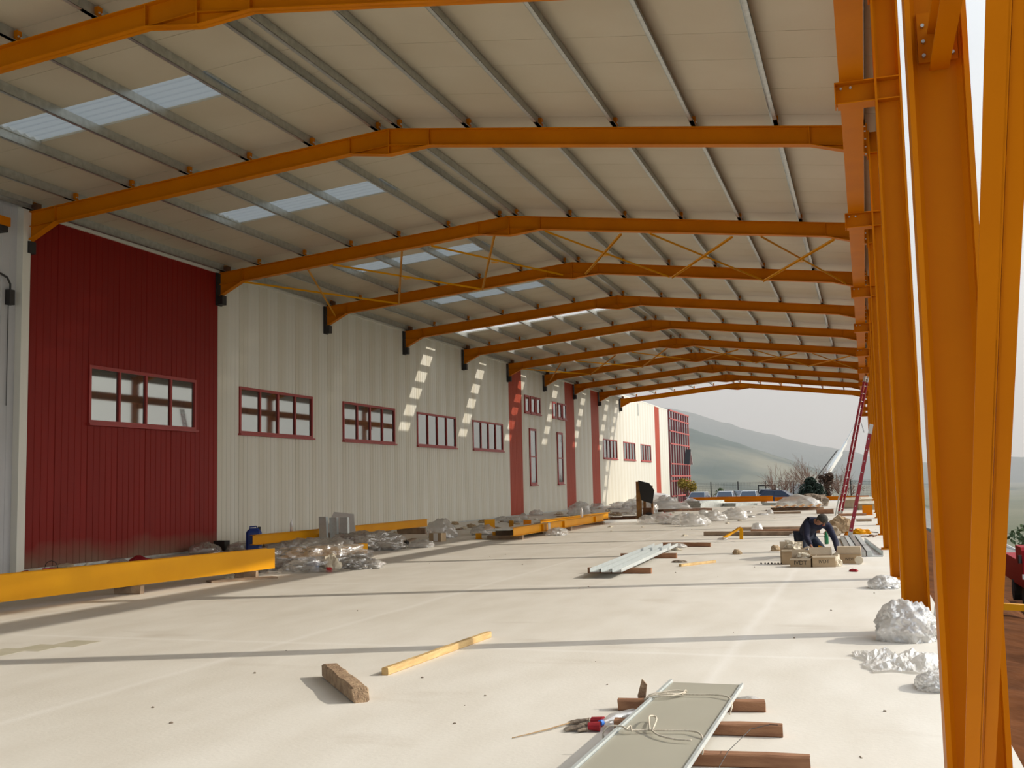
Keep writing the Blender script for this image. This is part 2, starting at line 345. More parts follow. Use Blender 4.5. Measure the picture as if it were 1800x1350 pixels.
# windows
def window(n, y0, y1, z0, z1, cols, label, proud=.035, fr=.075, rows=1, mm=REDFRAME):
    o = struct(thing('window_%d' % n, None, None, (XW, (y0+y1)/2, z0)), label); off = o.location
    m = MB(off); d0, d1 = XW-.10, XW+proud
    m.box(d0, d1, y0-.0, y1+.0, z0-.0, z0+fr); m.box(d0, d1, y0, y1, z1-fr, z1)
    m.box(d0, d1, y0, y0+fr, z0+fr, z1-fr); m.box(d0, d1, y1-fr, y1, z0+fr, z1-fr)
    m.build('window_frame', mm, o)
    MB(off).box(XW, XW+proud+.06, y0-.04, y1+.04, z0-.05, z0).build('window_sill', mm, o)
    iw = (y1-y0-2*fr)/cols; ih = (z1-z0-2*fr)/rows
    for c in range(1, cols):
        y = y0+fr+c*iw; MB(off).box(d0, d1-.005, y-.035, y+.035, z0+fr, z1-fr).build('mullion', mm, o)
    for r in range(1, rows):
        z = z0+fr+r*ih; MB(off).box(d0, d1-.005, y0+fr, y1-fr, z-.035, z+.035).build('transom', mm, o)
    for c in range(cols):
        for r in range(rows):
            a = y0+fr+c*iw; b = z0+fr+r*ih
            gx = XW-.012 if proud < .05 else XW+.03
            MB(off).box(gx-.01, gx, a, a+iw, b, b+ih).build('pane', GLASSR, o)
    return o
window(1, 18.05+2*1.027, 18.05+6*1.027, WZ0, WZ1, 4, 'red framed four pane window in the dark red bay')
wl = ['four pane window in the first white bay beside the red bay', 'four pane window with a water-stained wall below it', 'four pane window in the third white bay, between two rows of light patches',
      'four pane window just left of the first brick red band', 'four pane window beyond the third red band, first of three in sunlight', 'four pane window, middle of the three in sunlight', 'four pane window nearest the far end of the wall']
for i, (a, b) in enumerate(winbays): window(2+i, ky(a), ky(b), WZ0, WZ1, 4, 'red framed '+wl[i])
n = 9
sl = ['left', 'middle', 'right']
for gi, ys_ in enumerate(((53.0, 54.02, 55.02), (58.2, 59.3, 60.3))):
    for i, y in enumerate(ys_):
        window(n, y, y+.80, 5.25, 6.17, 1, '%s small upright window of the %s trio between the red bands' % (sl[i], ('first', 'second')[gi]), .06, .1); n += 1
window(n, 53.72, 54.9, 1.52, 4.47, 1, 'tall narrow window under the first small trio', .06, .12, 2); n += 1
window(n, 59.05, 60.2, 1.52, 4.47, 1, 'tall narrow window under the second small trio', .06, .12, 2); n += 1
# stain streaks on the third bay: sheet metal cover strip and cable box on the left bay
t = thing('cable_box', 'black cable box with a curved conduit on the grey panel at far left', 'cable box', (XW+.02, 17.62, 5.5))
MB(t.location).box(XW+.01, XW+.13, 17.56, 17.70, 5.47, 5.78).build('box', DARK, t)
MB(t.location).tube([(XW+.07, 17.63, 5.76), (XW+.08, 17.62, 5.90), (XW+.09, 17.52, 6.02), (XW+.08, 17.36, 6.07), (XW+.05, 17.1, 6.09)], .022, 6).build('conduit', DARK, t)
MB(t.location).cyl((XW+.03, 17.63, 5.49), (XW+.03, 17.63, 3.4), .008, 5).build('cable', DARK, t)

# ---------------------------------------------------------------- portal frames
LEFT_P = [-16.36, -15.32, -13.94, -12.57, -11.2, -9.82, -8.43]
RIGHT_P = [-7.99, -6.61, -5.24, -3.875, -2.51, -1.14, .22]
DEP = .32
def rafter_mesh(side):
    """I-section rafter with haunches; local y across"""
    m = MB()
    if side < 0:
        top = [(-16.52, zt(-16.52)), (XR, zt(XR))]
        bot = [(-16.52, 6.86), (-15.80, zt(-15.80)-DEP-.02), (-9.0, zt(-9.0)-DEP), (XR, zt(XR)-.50)]
    else:
        top = [(XR, zt(XR)), (XC, zt(XC))]
        bot = [(XR, zt(XR)-.50), (-7.38, zt(-7.38)-DEP), (-.62, zt(-.62)-DEP), (XC, 6.80)]
    outline = top+bot[::-1]
    m.prism(outline, lambda u, v, t: (u, t, v), -.006, .006)
    for pl, th in ((top, -.014), (bot, .014)):
        for (a, b) in zip(pl[:-1], pl[1:]):
            m.prism([(a[0], a[1]), (b[0], b[1]), (b[0], b[1]+th), (a[0], a[1]+th)], lambda u, v, t: (u, t, v), -.085, .085)
    me = bpy.data.meshes.new('rafter'); me.from_pydata(m.v, [], m.f); me.materials.append(ORANGE)
    mi = []
    for (x0, x1) in ([(-9.0, XR), (-16.52, -15.8)] if side < 0 else [(XR, -7.38), (-.62, XC)]):
        q = MB().prism([(x0, zt(x0)-DEP), (x1, zt(x1)-DEP), (x1, zt(x1)-DEP+.012), (x0, zt(x0)-DEP+.012)], lambda u, v, t: (u, t, v), -.07, .07)
        h = bpy.data.meshes.new('haunch_plate'); h.from_pydata(q.v, [], q.f); h.materials.append(ORANGE); mi.append(h)
    return me, mi
def mesh_of(mb, name, m):
    me = bpy.data.meshes.new(name); me.from_pydata(mb.v, [], mb.f)
    bm = bmesh.new(); bm.from_mesh(me); bmesh.ops.recalc_face_normals(bm, faces=bm.faces); bm.to_mesh(me); bm.free()
    me.materials.append(m); return me
RL, HL = rafter_mesh(-1); RR, HR = rafter_mesh(1)
cl = MB().box(-.032, .032, -.045, .045, 0, .185); CLEAT = mesh_of(cl, 'cleat', ORANGE)
def stiff(x, top, bot): return mesh_of(MB().box(x-.007, x+.007, -.075, .075, bot, top), 'stiffener', ORANGE)
STL = [stiff(XR, zt(XR)-.01, zt(XR)-.49), stiff(-9.0, zt(-9)-.01, zt(-9)-DEP+.01), stiff(-15.8, zt(-15.8)-.01, zt(-15.8)-DEP)]
STR = [stiff(-7.38, zt(-7.38)-.01, zt(-7.38)-DEP+.01), stiff(-.62, zt(-.62)-.01, zt(-.62)-DEP+.01), stiff(XC-.012, zt(XC)-.01, 6.78)]
# column: web in the frame plane, flanges facing the hall and the outside
cm = MB()
cm.box(XC+.022, XO-.022, -.007, .007, .03, 7.17); cm.box(XC, XC+.024, -.12, .12, .03, 7.17); cm.box(XO-.024, XO, -.12, .12, .03, 7.17)
for sgn in (-1, 1):                                                     # fillets between web and flanges
    cm.prism([(XC+.022, .006), (XC+.05, .006), (XC+.022, .03)], lambda u, v, t: (u, sgn*v, t), .03, 7.17)
    cm.prism([(XO-.022, .006), (XO-.05, .006), (XO-.022, .03)], lambda u, v, t: (u, sgn*v, t), .03, 7.17)
COL = mesh_of(cm, 'column', ORANGE)
BASEP = mesh_of(MB().box(XC-.05, XO+.05, -.19, .19, 0, .03), 'base_plate', ORANGE)
br = MB(); BZ = 5.845
br.box(-.127, XC, -.006, .006, BZ-.24, BZ); br.box(-.127, XC, -.11, .11, BZ-.012, BZ); br.box(-.10, XC, -.11, .11, BZ-.245, BZ-.232)
br.box(-.127, -.115, -.11, .11, BZ-.24, BZ)
BRK = mesh_of(br, 'crane_bracket', ORANGE)
BST = [mesh_of(MB().box(XC+.024, XO-.024, -.115, .115, z, z+.012), 'stiffener', ORANGE) for z in (BZ-.012, BZ-.245, 6.80)]
bolt = MB(); bolt.cyl((0, -.012, 0), (0, .012, 0), .014, 6); bolt.cyl((0, -.028, 0), (0, -.012, 0), .007, 6)
BOLT = mesh_of(bolt, 'bolt', GALV2)
bl2 = MB(); bl2.cyl((-.02, 0, 0), (.02, 0, 0), .013, 6); BOLTX = mesh_of(bl2, 'bolt', GALV2)
ENDP = mesh_of(MB().box(XC-.022, XC-.002, -.09, .09, 6.74, 7.30), 'end_plate', ORANGE)
WBR = MB(); WBR.box(XW+.002, XW+.20, -.10, .10, 6.62, 6.87); WBR.box(XW+.002, XW+.05, -.13, .13, 6.60, 7.60); WBRM = mesh_of(WBR, 'wall_bracket', DARK)
UPST = mesh_of(MB().box(-16.50, -16.25, -.07, .07, zt(-16.4), zt(-16.4)+.16), 'packer', RUST)
LIT = ['column large at the right edge', 'its apex cut by the top of the photo', 'meeting the white corner trim at left', 'where the red bay meets white',
       'over the first white joint', 'over the second white joint', 'ending between two rows of light', 'ending over the first brick red band',
       'behind the far roof bracing', 'meeting the second brick red band', 'carrying the last roof sheets', 'last, against the sky']
frames = []
for i, y in enumerate(FY):
    t = thing('portal_frame', 'orange portal frame, %s from the camera, %s' % (ORD[i], LIT[i]), 'steel frame', (XC, y, 0), 0, 'orange portal frames of the hall')
    lo = (-XC, 0, 0)
    c = part('column', COL, t, lo)
    part('base_plate', BASEP, c, (0, 0, 0))
    for s in BST: part('stiffener', s, c)
    for (x, yy) in ((.02, -.165), (.02, .165)):
        pass
    b = part('crane_bracket', BRK, t, lo)
    for x in (-.06, .04): part('bolt', BOLT, b, (x, -.018, BZ-.045))
    a = part('rafter', RL, t, lo); [part('haunch_plate', h, a) for h in HL]
    for s in STL: part('stiffener', s, a)
    for x in LEFT_P: part('cleat', CLEAT, a, (x, 0, zt(x)))
    r = part('rafter', RR, t, lo); [part('haunch_plate', h, r) for h in HR]
    for s in STR: part('stiffener', s, r)
    for x in RIGHT_P: part('cleat', CLEAT, r, (x, 0, zt(x)))
    e = part('end_plate', ENDP, t, lo)
    for z in (6.80, 6.92, 7.05, 7.18, 7.26):
        for yy in (-.065,): part('bolt', BOLTX, e, (XC-.03, yy, z))
    if i > 1: part('wall_bracket', WBRM, t, lo)
    if i > 1: part('packer', UPST, a)
    frames.append(t)
# nearest column: tie strut bolted to its web, coming towards the camera
t = thing('tie_strut', 'short orange tie beam bolted high on the nearest column, cut by the top edge', 'steel beam', (.43, 5.49, 3.55))
m = MB(t.location); m.box(.387, .475, 3.3, 5.47, 3.555, 3.567); m.box(.387, .475, 3.3, 5.47, 3.74, 3.752); m.box(.427, .435, 3.3, 5.47, 3.567, 3.74)
m.build('beam', ORANGE, t)
MB(t.location).box(.34, .52, 5.472, 5.49, 3.60, 3.85).build('end_plate', ORANGE, t)
for x in (.365, .495):
    for z in (3.63, 3.70, 3.78): MB(t.location).cyl((x, 5.472, z), (x, 5.45, z), .009, 8).build('bolt', GALV, t)
# diagonal wall brace: two channels from the foot of the nearest column up towards the camera
def channel(p, q, wd, dp, th, side):
    p = Vector(p); q = Vector(q); d = (q-p).normalized(); r = Vector((1, 0, 0)); u = r.cross(d).normalized()
    if u.y > 0: u = -u
    m = MB()
    def box(a0, a1, b0, b1):
        vs = [c+r*a+u*b for c in (p, q) for a, b in ((a0, b0), (a1, b0), (a1, b1), (a0, b1))]
        m.add(vs, [(0, 1, 2, 3), (7, 6, 5, 4), (0, 4, 5, 1), (1, 5, 6, 2), (2, 6, 7, 3), (3, 7, 4, 0)])
    box(-wd/2, wd/2, 0, th); box(side*wd/2-.004, side*wd/2+.004, -dp, th)
    return m
t = thing('wall_brace', 'pair of orange steel angles rising towards the camera at the right edge', 'steel brace', (.42, 5.6, 0))
m = channel((.360, 5.30, .03), (.418, 1.95, 4.3), .061, .018, .008, 1); m.o = Vector(t.location); m.v = [v-m.o for v in m.v]; m.build('brace_angle', ORANGE, t)
m = channel((.428, 5.33, .03), (.482, 1.95, 4.3), .049, .018, .008, -1); m.o = Vector(t.location); m.v = [v-m.o for v in m.v]; m.build('brace_angle', ORANGE, t)
MB(t.location).box(.33, .50, 5.30, 5.46, .03, .045).build('gusset_plate', ORANGE, t)
# runway beams
rm = MB(); L = 1.0
for i in range(len(FY)-1):
    y0, y1 = FY[i]+.004, FY[i+1]-.004
    if i == 0: y0 -= 0
    t = thing('crane_runway_beam', 'orange crane runway beam, %s from the camera along the columns' % ORD[i], 'steel beam', (.05, y0, BZ), 0, 'crane runway beams')
    m = MB(t.location); m.box(-.075, .175, y0, y1, BZ, BZ+.016); m.box(-.075, .175, y0, y1, BZ+.335, BZ+.352); m.box(.045, .055, y0, y1, BZ+.016, BZ+.335)
    m.build('beam', ORANGE, t)
    for y in (y0+.09, (y0+y1)/2, y1-.09): MB(t.location).box(-.065, .165, y-.005, y+.005, BZ+.016, BZ+.335).build('stiffener', ORANGE, t)
# roof bracing (round and angle ties crossing between two frames)
def zb(x): return zt(x)-DEP-.03
pairs = [((-15.85, -13.90), (-13.87, -16.2)), ((-13.16, -11.1), (-11.15, -13.94)), ((-10.35, -8.5), (-8.6, -11.1)), ((-7.3, -5.26), (-5.37, -7.8)), ((-4.68, -2.55), (-2.73, -5.18)), ((-2.08, -.30), (-.45, -2.56))]
nm = ['leftmost', 'second from the wall', 'left of the ridge', 'right of the ridge', 'second from the columns', 'rightmost']
for bi, (ya, yb, wh) in enumerate(((FY[3], FY[4], 'nearer'), (FY[7], FY[8], 'farther'))):
    for k, (a, b) in enumerate(pairs):
        xm = (a[0]+a[1]+b[0]+b[1])/4; ym = (ya+yb)/2
        t = thing('roof_brace', 'orange cross brace under the roof, %s in the %s braced bay' % (nm[k], wh), 'steel brace', (xm, ym, zb(xm)), 0, 'roof cross braces')
        for j, (xa, xb) in enumerate((a, b)):
            p = Vector((xa, ya+.06, zb(xa)+.03)); q = Vector((xb, yb-.06, zb(xb)+.03)); dz = Vector((0, 0, -.03*j))
            m = MB(t.location); m.bar(p+dz, q+dz, .055, .008); m.bar(p+dz+Vector((.024, 0, -.022)), q+dz+Vector((.024, 0, -.022)), .007, .05)
            m.build('tie', YELLOW, t)
        MB(t.location).box(xm-.09, xm+.09, ym-.09, ym+.09, zb(xm)+.022, zb(xm)+.032).build('gusset_plate', YELLOW, t)

# ---------------------------------------------------------------- purlins
def z_purlin(sign):
    """Z profile (x across, z up), opened towards the ridge"""
    s = sign; t = .006
    return [[(-.003, 0), (.003, 0), (.003, .2), (-.003, .2)], [(0, 0), (s*.065, 0), (s*.065, t), (0, t)], [(s*.065-s*t, 0), (s*.065, 0), (s*.065, .02), (s*.065-s*t, .02)],
            [(0, .2-t), (-s*.065, .2-t), (-s*.065, .2), (0, .2)], [(-s*.065, .18), (-s*.065+s*t, .18), (-s*.065+s*t, .2), (-s*.065, .2)]]
for side, lst in ((-1, LEFT_P), (1, RIGHT_P)):
    for k, x in enumerate(lst):
        if side < 0: lab = ['hard against the wall', 'first out from the wall', 'second out from the wall', 'third out from the wall', 'fourth out from the wall', 'fifth out from the wall', 'just left of the ridge'][k]
        else: lab = ['just right of the ridge', 'second right of the ridge', 'third right of the ridge', 'fourth right of the ridge', 'fifth right of the ridge', 'last in view before the column line', 'along the eave over the columns'][k]
        zz = zt(x)+.012
        t = thing('roof_purlin', 'galvanised roof purlin %s, running the length of the hall' % lab, 'purlin', (x, FY[0], zz), 0, 'galvanised roof purlins')
        dx = -.036
        for i in range(len(FY)-1):
            y0 = FY[i]-(.35 if i else 8.4); y1 = FY[i+1]+(.35 if i < len(FY)-2 else .5)
            j = .004*(i % 2)
            m = MB(t.location)
            for poly in z_purlin(1): m.prism([(x+dx+j+u, zz+v*(1-.01*(i % 2))) for u, v in poly], lambda u, v, tt: (u, tt, v), y0, y1)
            m.build('purlin_length', GALV, t)
        for i in range(1, len(FY)-1):
            for dy in (-.06, .06): part('bolt', BOLTX, t, (.030, FY[i]+dy*.45-FY[0], .08))

# ---------------------------------------------------------------- roof of metal sheets
ceil = struct(thing('ceiling', None, None, (XR, 4, zt(XR))), 'cream metal roof sheets on purlins')
def roof_sheet(name, y0, y1, xa, xb, m, parent, th=.05, off=None):
    f = MB(off if off is not None else parent.location)
    za, zb_ = zt(xa)+ROOF_LIFT, zt(xb)+ROOF_LIFT
    g = .006
    f.prism([(y0+g, 0), (y1-g, 0), (y1-g, th), (y1-.03, th), (y1-.05, th+.03), (y1-.08, th), (y0+g, th)],
            lambda u, v, t: (t, u, (za if t == xa else zb_)+v), xa, xb)
    return f.build(name, m, parent)
def mid(i): return (FY[i]+FY[i+1])/2
y = 3.3; edges = []
strips = []
for i in range(0, 11):
    a = FY[i] if i else 3.3; b = FY[i+1] if i < 10 else 75.2
    n_ = round((mid(i)-.5-a)/1.03) if i else 2
    if i == 0:
        a = -3.0; k = 14; strips += [(a+(b-a)*j/k, a+(b-a)*(j+1)/k, None) for j in range(k)]; continue
    o0, o1 = mid(i)-.5, mid(i)+.5
    strips += [(a+(o0-a)*j/n_, a+(o0-a)*(j+1)/n_, None) for j in range(n_)]
    strips.append((o0, o1, 'sky' if i < 5 else 'open'))
    n2 = round((b-o1)/1.03); strips += [(o1+(b-o1)*j/n2, o1+(b-o1)*(j+1)/n2, None) for j in range(n2)]
si = 0
for y0, y1, kd in strips:
    roof_sheet('roof_panel', y0, y1, XR, .56, ROOF, ceil)
    if kd is None: roof_sheet('roof_panel', y0, y1, -16.62, XR, ROOF, ceil)
    elif kd == 'sky':
        roof_sheet('roof_panel', y0, y1, -9.80, XR, ROOF, ceil); roof_sheet('roof_panel', y0, y1, -16.62, -13.96, ROOF, ceil)
        lab = ['nearest the camera, largest in view', 'second from the camera', 'third from camera, behind cross braces', 'fourth from the camera'][si]; si += 1
        t = thing('skylight', 'translucent corrugated skylight strip in the left roof slope, %s' % lab, 'skylight', (-11.9, (y0+y1)/2, zt(-11.9)+ROOF_LIFT), 0, 'translucent roof skylights')
        N = 30; xa, xb = -13.96, -9.80
        vs = []
        for q in range(N+1):
            yy = y0+(y1-y0)*q/N; cz = .022*math.cos(q/N*2*math.pi*5)
            for xx in (xa, xb): vs.append((xx, yy, zt(xx)+ROOF_LIFT+.02+cz))
        MB(t.location).add(vs, [(2*q, 2*q+2, 2*q+3, 2*q+1) for q in range(N)]).build('sheet', SKYL, t, True)
        for xx in (-13.96, -9.80): MB(t.location).box(xx-.02, xx+.02, y0, y1, zt(xx)+ROOF_LIFT-.02, zt(xx)+ROOF_LIFT+.06).build('edge_flashing', GALV, t)
    else:
        roof_sheet('roof_panel', y0, y1, -8.43, XR, ROOF, ceil); roof_sheet('roof_panel', y0, y1, -16.62, -15.56, ROOF, ceil)
m = MB(ceil.location); m.box(XR-.35, XR+.35, -3.0, 75.2, zt(XR)+ROOF_LIFT+.07, zt(XR)+ROOF_LIFT+.09); m.build('ridge_cap', GALV, ceil)
t = tag(MB((.6, 4, 7.2)).prism([(.43, 7.19), (.565, 7.19), (.565, 6.97), (.575, 6.97), (.575, 7.43), (.565, 7.43), (.565, 7.20), (.44, 7.20), (.44, 7.36), (.43, 7.36)], lambda u, v, tt: (u, tt, v), -3.0, 75.2).build('gutter', GALV),  # outer lip carried lower, shaped to keep the long yellow beam in shade
        'grey eave gutter above the column tops, outer lip deepened for shade', 'gutter')
t = thing('wall_gutter', 'grey box gutter above the white corner trim at upper left', 'gutter', (XW+.12, 17.6, 7.64))
MB(t.location).box(XW+.0, XW+.30, 13.0, 17.95, 7.62, 7.66).build('tray', GALV, t)
MB(t.location).box(XW+.28, XW+.30, 13.0, 17.95, 7.66, 7.74).build('lip', GALV, t)

# ================================================================ loose things on the slab
def ibeam(name, label, p, q, h, b, mtl, z0, group=None, stiffs=(), ends=False, cat='steel beam', tf=.014, flat=False):
    """I-beam lying on its flange from floor point p to q, underside at z0"""
    p = Vector((p[0], p[1], 0)); q = Vector((q[0], q[1], 0)); d = (q-p).normalized(); r = Vector((d.y, -d.x, 0))
    t = thing(name, label, cat, (p.x, p.y, z0), 0, group); L = (q-p).length; zz = Vector((0, 0, z0))
    def bx(m, a0, a1, b0, b1, z_0, z_1):
        vs = [p+zz+d*a+r*c+Vector((0, 0, z)) for z in (z_0, z_1) for a, c in ((a0, b0), (a1, b0), (a1, b1), (a0, b1))]
        m.add(vs, [(3, 2, 1, 0), (4, 5, 6, 7), (0, 1, 5, 4), (1, 2, 6, 5), (2, 3, 7, 6), (3, 0, 4, 7)])
    if flat:
        m = MB(t.location); bx(m, 0, L, b/2-tf, b/2, 0, h); bx(m, 0, L, -b/2, -b/2+tf, 0, h); bx(m, 0, L, -b/2+tf, b/2-tf, h/2-.006, h/2+.006); m.build('beam', mtl, t); return t
    m = MB(t.location); bx(m, 0, L, -b/2, b/2, 0, tf); bx(m, 0, L, -b/2, b/2, h-tf, h); bx(m, 0, L, -.006, .006, tf, h-tf); m.build('beam', mtl, t)
    for s_ in stiffs:
        m = MB(t.location); bx(m, s_*L-.006, s_*L+.006, -b/2+.01, b/2-.01, tf, h-tf); m.build('stiffener', mtl, t)
    if ends:
        for a in (0, L-.016): m = MB(t.location); bx(m, a, a+.016, -b/2-.02, b/2+.02, -.0, h+.01); m.build('end_plate', mtl, t)
    return t
def timber(name, label, p, q, wd, h, mtl, z0=0., cat='timber', group=None, rough=.0, dz=0., seed=1, nseg=6):
    p = Vector((p[0], p[1], z0)); q = Vector((q[0], q[1], z0+dz)); d = (q-p).normalized(); r = Vector((d.y, -d.x, 0)).normalized()
    R = random.Random(seed); m = MB(p); n_ = nseg; vs = []; c = min(wd, h)*.12
    ring = [(-wd/2+c, 0), (wd/2-c, 0), (wd/2, c), (wd/2, h-c), (wd/2-c, h), (-wd/2+c, h), (-wd/2, h-c), (-wd/2, c)]
    for i in range(n_+1):
        o = p+(q-p)*(i/n_)
        for a, b in ring:
            ja, jb = R.uniform(-rough, rough), R.uniform(-rough, rough)
            vs.append(o+r*(a+ja)+Vector((0, 0, max(0, b+(jb if b > c else 0))))+d*(R.uniform(-rough, rough) if i in (0, n_) else 0))
    fs = [(i*8+k, i*8+(k+1) % 8, (i+1)*8+(k+1) % 8, (i+1)*8+k) for i in range(n_) for k in range(8)]+[tuple(range(7, -1, -1)), tuple(range(n_*8, n_*8+8))]
    m.add(vs, fs); o = m.build(name, mtl); return tag(o, label, cat, group)
OCC = [(-11, y_, .5) for y_ in range(8, 18)]
def free(x, y, r):
    if any((x-a)**2+(y-b)**2 < (r+c)**2 for a, b, c in OCC): return False
    OCC.append((x, y, r)); return True
def crumple(name, label, loc, size, mtl, seed, group=None, cat='plastic film', sub=4, amp=.35, flat=.55, sharp=1.6):
    OCC.append((loc[0], loc[1], max(size[0], size[1])*.5))
    """crumpled sheet: folded closed lump sitting on the floor"""
    bm = bmesh.new(); bmesh.ops.create_icosphere(bm, subdivisions=sub, radius=1)
    so_ = Vector((seed*3.7, seed*1.9, seed*.7))
    soft = mtl.name.endswith('film')
    for v in bm.verts:
        d = v.co.normalized()
        if soft:            # soft folded film: broad lobes with creases between them
            w_ = d+.35*Vector((noise.noise(d*2+so_), noise.noise(d*2+so_*1.7), noise.noise(d*2-so_)))
            n1 = noise.noise(w_*1.5+so_); n2 = 1-abs(noise.noise(w_*2.8+so_*2))*2; n3 = 1-abs(noise.noise(Vector((w_.x*9, w_.y*9, w_.z*4))+so_*3))*2
            n4 = 1-abs(noise.noise(w_*5.5+so_*4))*2
            f = .72+amp*.55*n1+amp*.34*n2+amp*.30*n4+amp*.16*n3; n2 = .3
        else:
            n1 = abs(noise.noise(d*1.6+so_)); n2 = abs(noise.noise(d*3.7*sharp+so_*2)); n3 = abs(noise.noise(d*9*sharp+so_*3))
            f = .72+amp*(n1*1.5)+amp*.75*n2-amp*.6*n3
        v.co = d*f
        v.co.z = max(v.co.z, -.30+.05*n2)
    zmin = min(v.co.z for v in bm.verts); zmax = max(v.co.z for v in bm.verts)
    ex = max(v.co.x for v in bm.verts)-min(v.co.x for v in bm.verts); ey = max(v.co.y for v in bm.verts)-min(v.co.y for v in bm.verts)
    for v in bm.verts:
        v.co.x *= size[0]/ex; v.co.y *= size[1]/ey; v.co.z = (v.co.z-zmin)/(zmax-zmin)*size[2]
    me = bpy.data.meshes.new(name); bm.to_mesh(me); bm.free(); me.materials.append(mtl)
    if soft: me.polygons.foreach_set('use_smooth', [True]*len(me.polygons))
    o = bpy.data.objects.new(name, me); C.objects.link(o); o.location = loc; o.rotation_euler = (0, 0, (.35*math.sin(seed*1.3) if max(size[0], size[1]) > .3 else seed*1.3))
    return tag(o, label, cat, group)
def sheet(name, label, loc, size, mtl, seed, rz=0., hgt=.05, cat='plastic film', nx=26, ny=18, group=None):
    """wrinkled loose sheet lying on the floor"""
    so_ = Vector((seed*2.3, seed*1.1, seed)); vs = []
    for j in range(ny+1):
        for i in range(nx+1):
            u, v = i/nx*2-1, j/ny*2-1
            rr = 1+.25*noise.noise(Vector((u*1.5, v*1.5, seed*5)))
            n_ = abs(noise.noise(Vector((u*2.2, v*2.2, 0))+so_))+.5*abs(noise.noise(Vector((u*6, v*6, 1))+so_))+.25*abs(noise.noise(Vector((u*14, v*14, 2))+so_))
            e_ = max(0, 1-max(abs(u), abs(v))**3)
            vs.append((u*rr*size[0]/2, v*rr*size[1]/2, .004+hgt*n_*(.25+.75*e_)*1.6))
    fs = [(j*(nx+1)+i, j*(nx+1)+i+1, (j+1)*(nx+1)+i+1, (j+1)*(nx+1)+i) for j in range(ny) for i in range(nx)]
    o = MB().add(vs, fs).build(name, mtl); o.location = loc; o.rotation_euler = (0, 0, rz)
    return tag(o, label, cat, group)
def rotbox(m, c, sx_, sy_, z0, z1, rz):
    ca, sa = math.cos(rz), math.sin(rz)
    vs = [(c[0]+a*ca-b*sa, c[1]+a*sa+b*ca, z) for z in (z0, z1) for a, b in ((-sx_/2, -sy_/2), (sx_/2, -sy_/2), (sx_/2, sy_/2), (-sx_/2, sy_/2))]
    return m.add(vs, [(3, 2, 1, 0), (4, 5, 6, 7), (0, 1, 5, 4), (1, 2, 6, 5), (2, 3, 7, 6), (3, 0, 4, 7)])

# --- long yellow beams by the left wall
t = ibeam('loose_beam', 'very long yellow beam on blocks in front of the dark red wall', (-12.0, 8.0), (-10.62, 17.9), .37, .20, YELLOW, .13, 'loose yellow beams', flat=True)
for (x, y) in ((-11.42, 12.6), (-10.9, 16.2), (-10.72, 17.3)):
    pass
for i, (x, y, lb) in enumerate(((-11.47, 11.8, 'left'), (-11.10, 14.45, 'middle'), (-10.72, 17.2, 'right'))):
    timber('wood_block', 'dark wooden block under the long yellow beam, %s one of three' % lb, (x-.22, y-.03), (x+.22, y+.03), .12, .13, WOODG, 0, 'wood block', None, .006, 0, 40+i)
ibeam('loose_beam', 'yellow beam behind the plastic heap, running along the white wall past the blue jerrycan', (-14.75, 24.0), (-14.55, 34.9), .25, .16, YELLOW, .20, 'loose yellow beams', (.5,))
for i, (x, y, lb) in enumerate(((-14.72, 25.3, 'near'), (-14.58, 33.6, 'far'))):
    timber('wood_block', 'timber bearer under the %s end of the beam along the white wall' % lb, (x-.5, y), (x+.5, y+.05), .14, .20, WOODG, 0, 'wood block', None, .006, 0, 50+i)
ibeam('loose_beam', 'short yellow beam whose end sticks out right of the plastic heap', (-12.4, 21.3), (-11.12, 23.0), .23, .15, YELLOW, .06, 'loose yellow beams', flat=True)
timber('wood_block', 'thin batten under the short yellow beam end', (-11.75, 22.2), (-11.45, 22.45), .10, .06, WOODG, 0, 'wood block', None, .004, 0, 53)
timber('board', 'worn board lying under the right end of the long yellow beam', (-10.95, 16.4), (-10.2, 17.35), .30, .03, WOODG, 0, 'board', None, .004, 0, 54)
# --- blue jerrycan standing on the beam end, bottle beside it
t = thing('jerrycan', 'dark blue plastic jerrycan at the left end of the beam by the wall', 'jerrycan', (-15.05, 24.55, 0), .5)
m = MB(); hw, hd = .17, .13
prof = [(0, .93), (.02, 1), (.42, 1), (.46, .9), (.52, .55)]
vs = []; ring = [(-1, -.7), (-.7, -1), (.7, -1), (1, -.7), (1, .7), (.7, 1), (-.7, 1), (-1, .7)]
for z, s_ in prof: vs += [(a*hw*s_, b*hd*s_, z) for a, b in ring]
m.add(vs, [(i*8+k, i*8+(k+1) % 8, (i+1)*8+(k+1) % 8, (i+1)*8+k) for i in range(4) for k in range(8)]+[tuple(range(7, -1, -1)), tuple(range(32, 40))]); m.build('body', BLUE, t)
MB().tube([(-.10, 0, .47), (-.09, 0, .55), (.05, 0, .56), (.08, 0, .49)], .018, 6).build('handle', BLUE, t)
MB().cyl((.11, 0, .46), (.12, 0, .55), .035, 10).build('cap', DARK, t)
t.scale = (1.15, 1.15, 1.15)
def bottle(name, label, loc, h, r, glass, capm, lie=None, rz=0., cap=True, extra=None):
    t = thing(name, label, 'bottle', loc, rz)
    m = MB().lathe((0, 0, 0), [(r*.75, 0), (r, h*.04), (r, h*.28), (r*.94, h*.31), (r, h*.34), (r, h*.60), (r*.96, h*.66), (r*.62, h*.80), (r*.38, h*.90), (r*.36, h*.95)], 14)
    b = m.build('body', glass, t, True)
    k = MB().cyl((0, 0, h*.93), (0, 0, h), r*.42, 12).build('cap', capm, t)
    if extra: MB().lathe((0, 0, 0), [(r*.97, .003), (r*.985, h*.30)], 14).build('contents', extra, t)
    if lie is not None: t.rotation_euler = (0, math.radians(90)+lie, rz); t.location.z += r
    return t
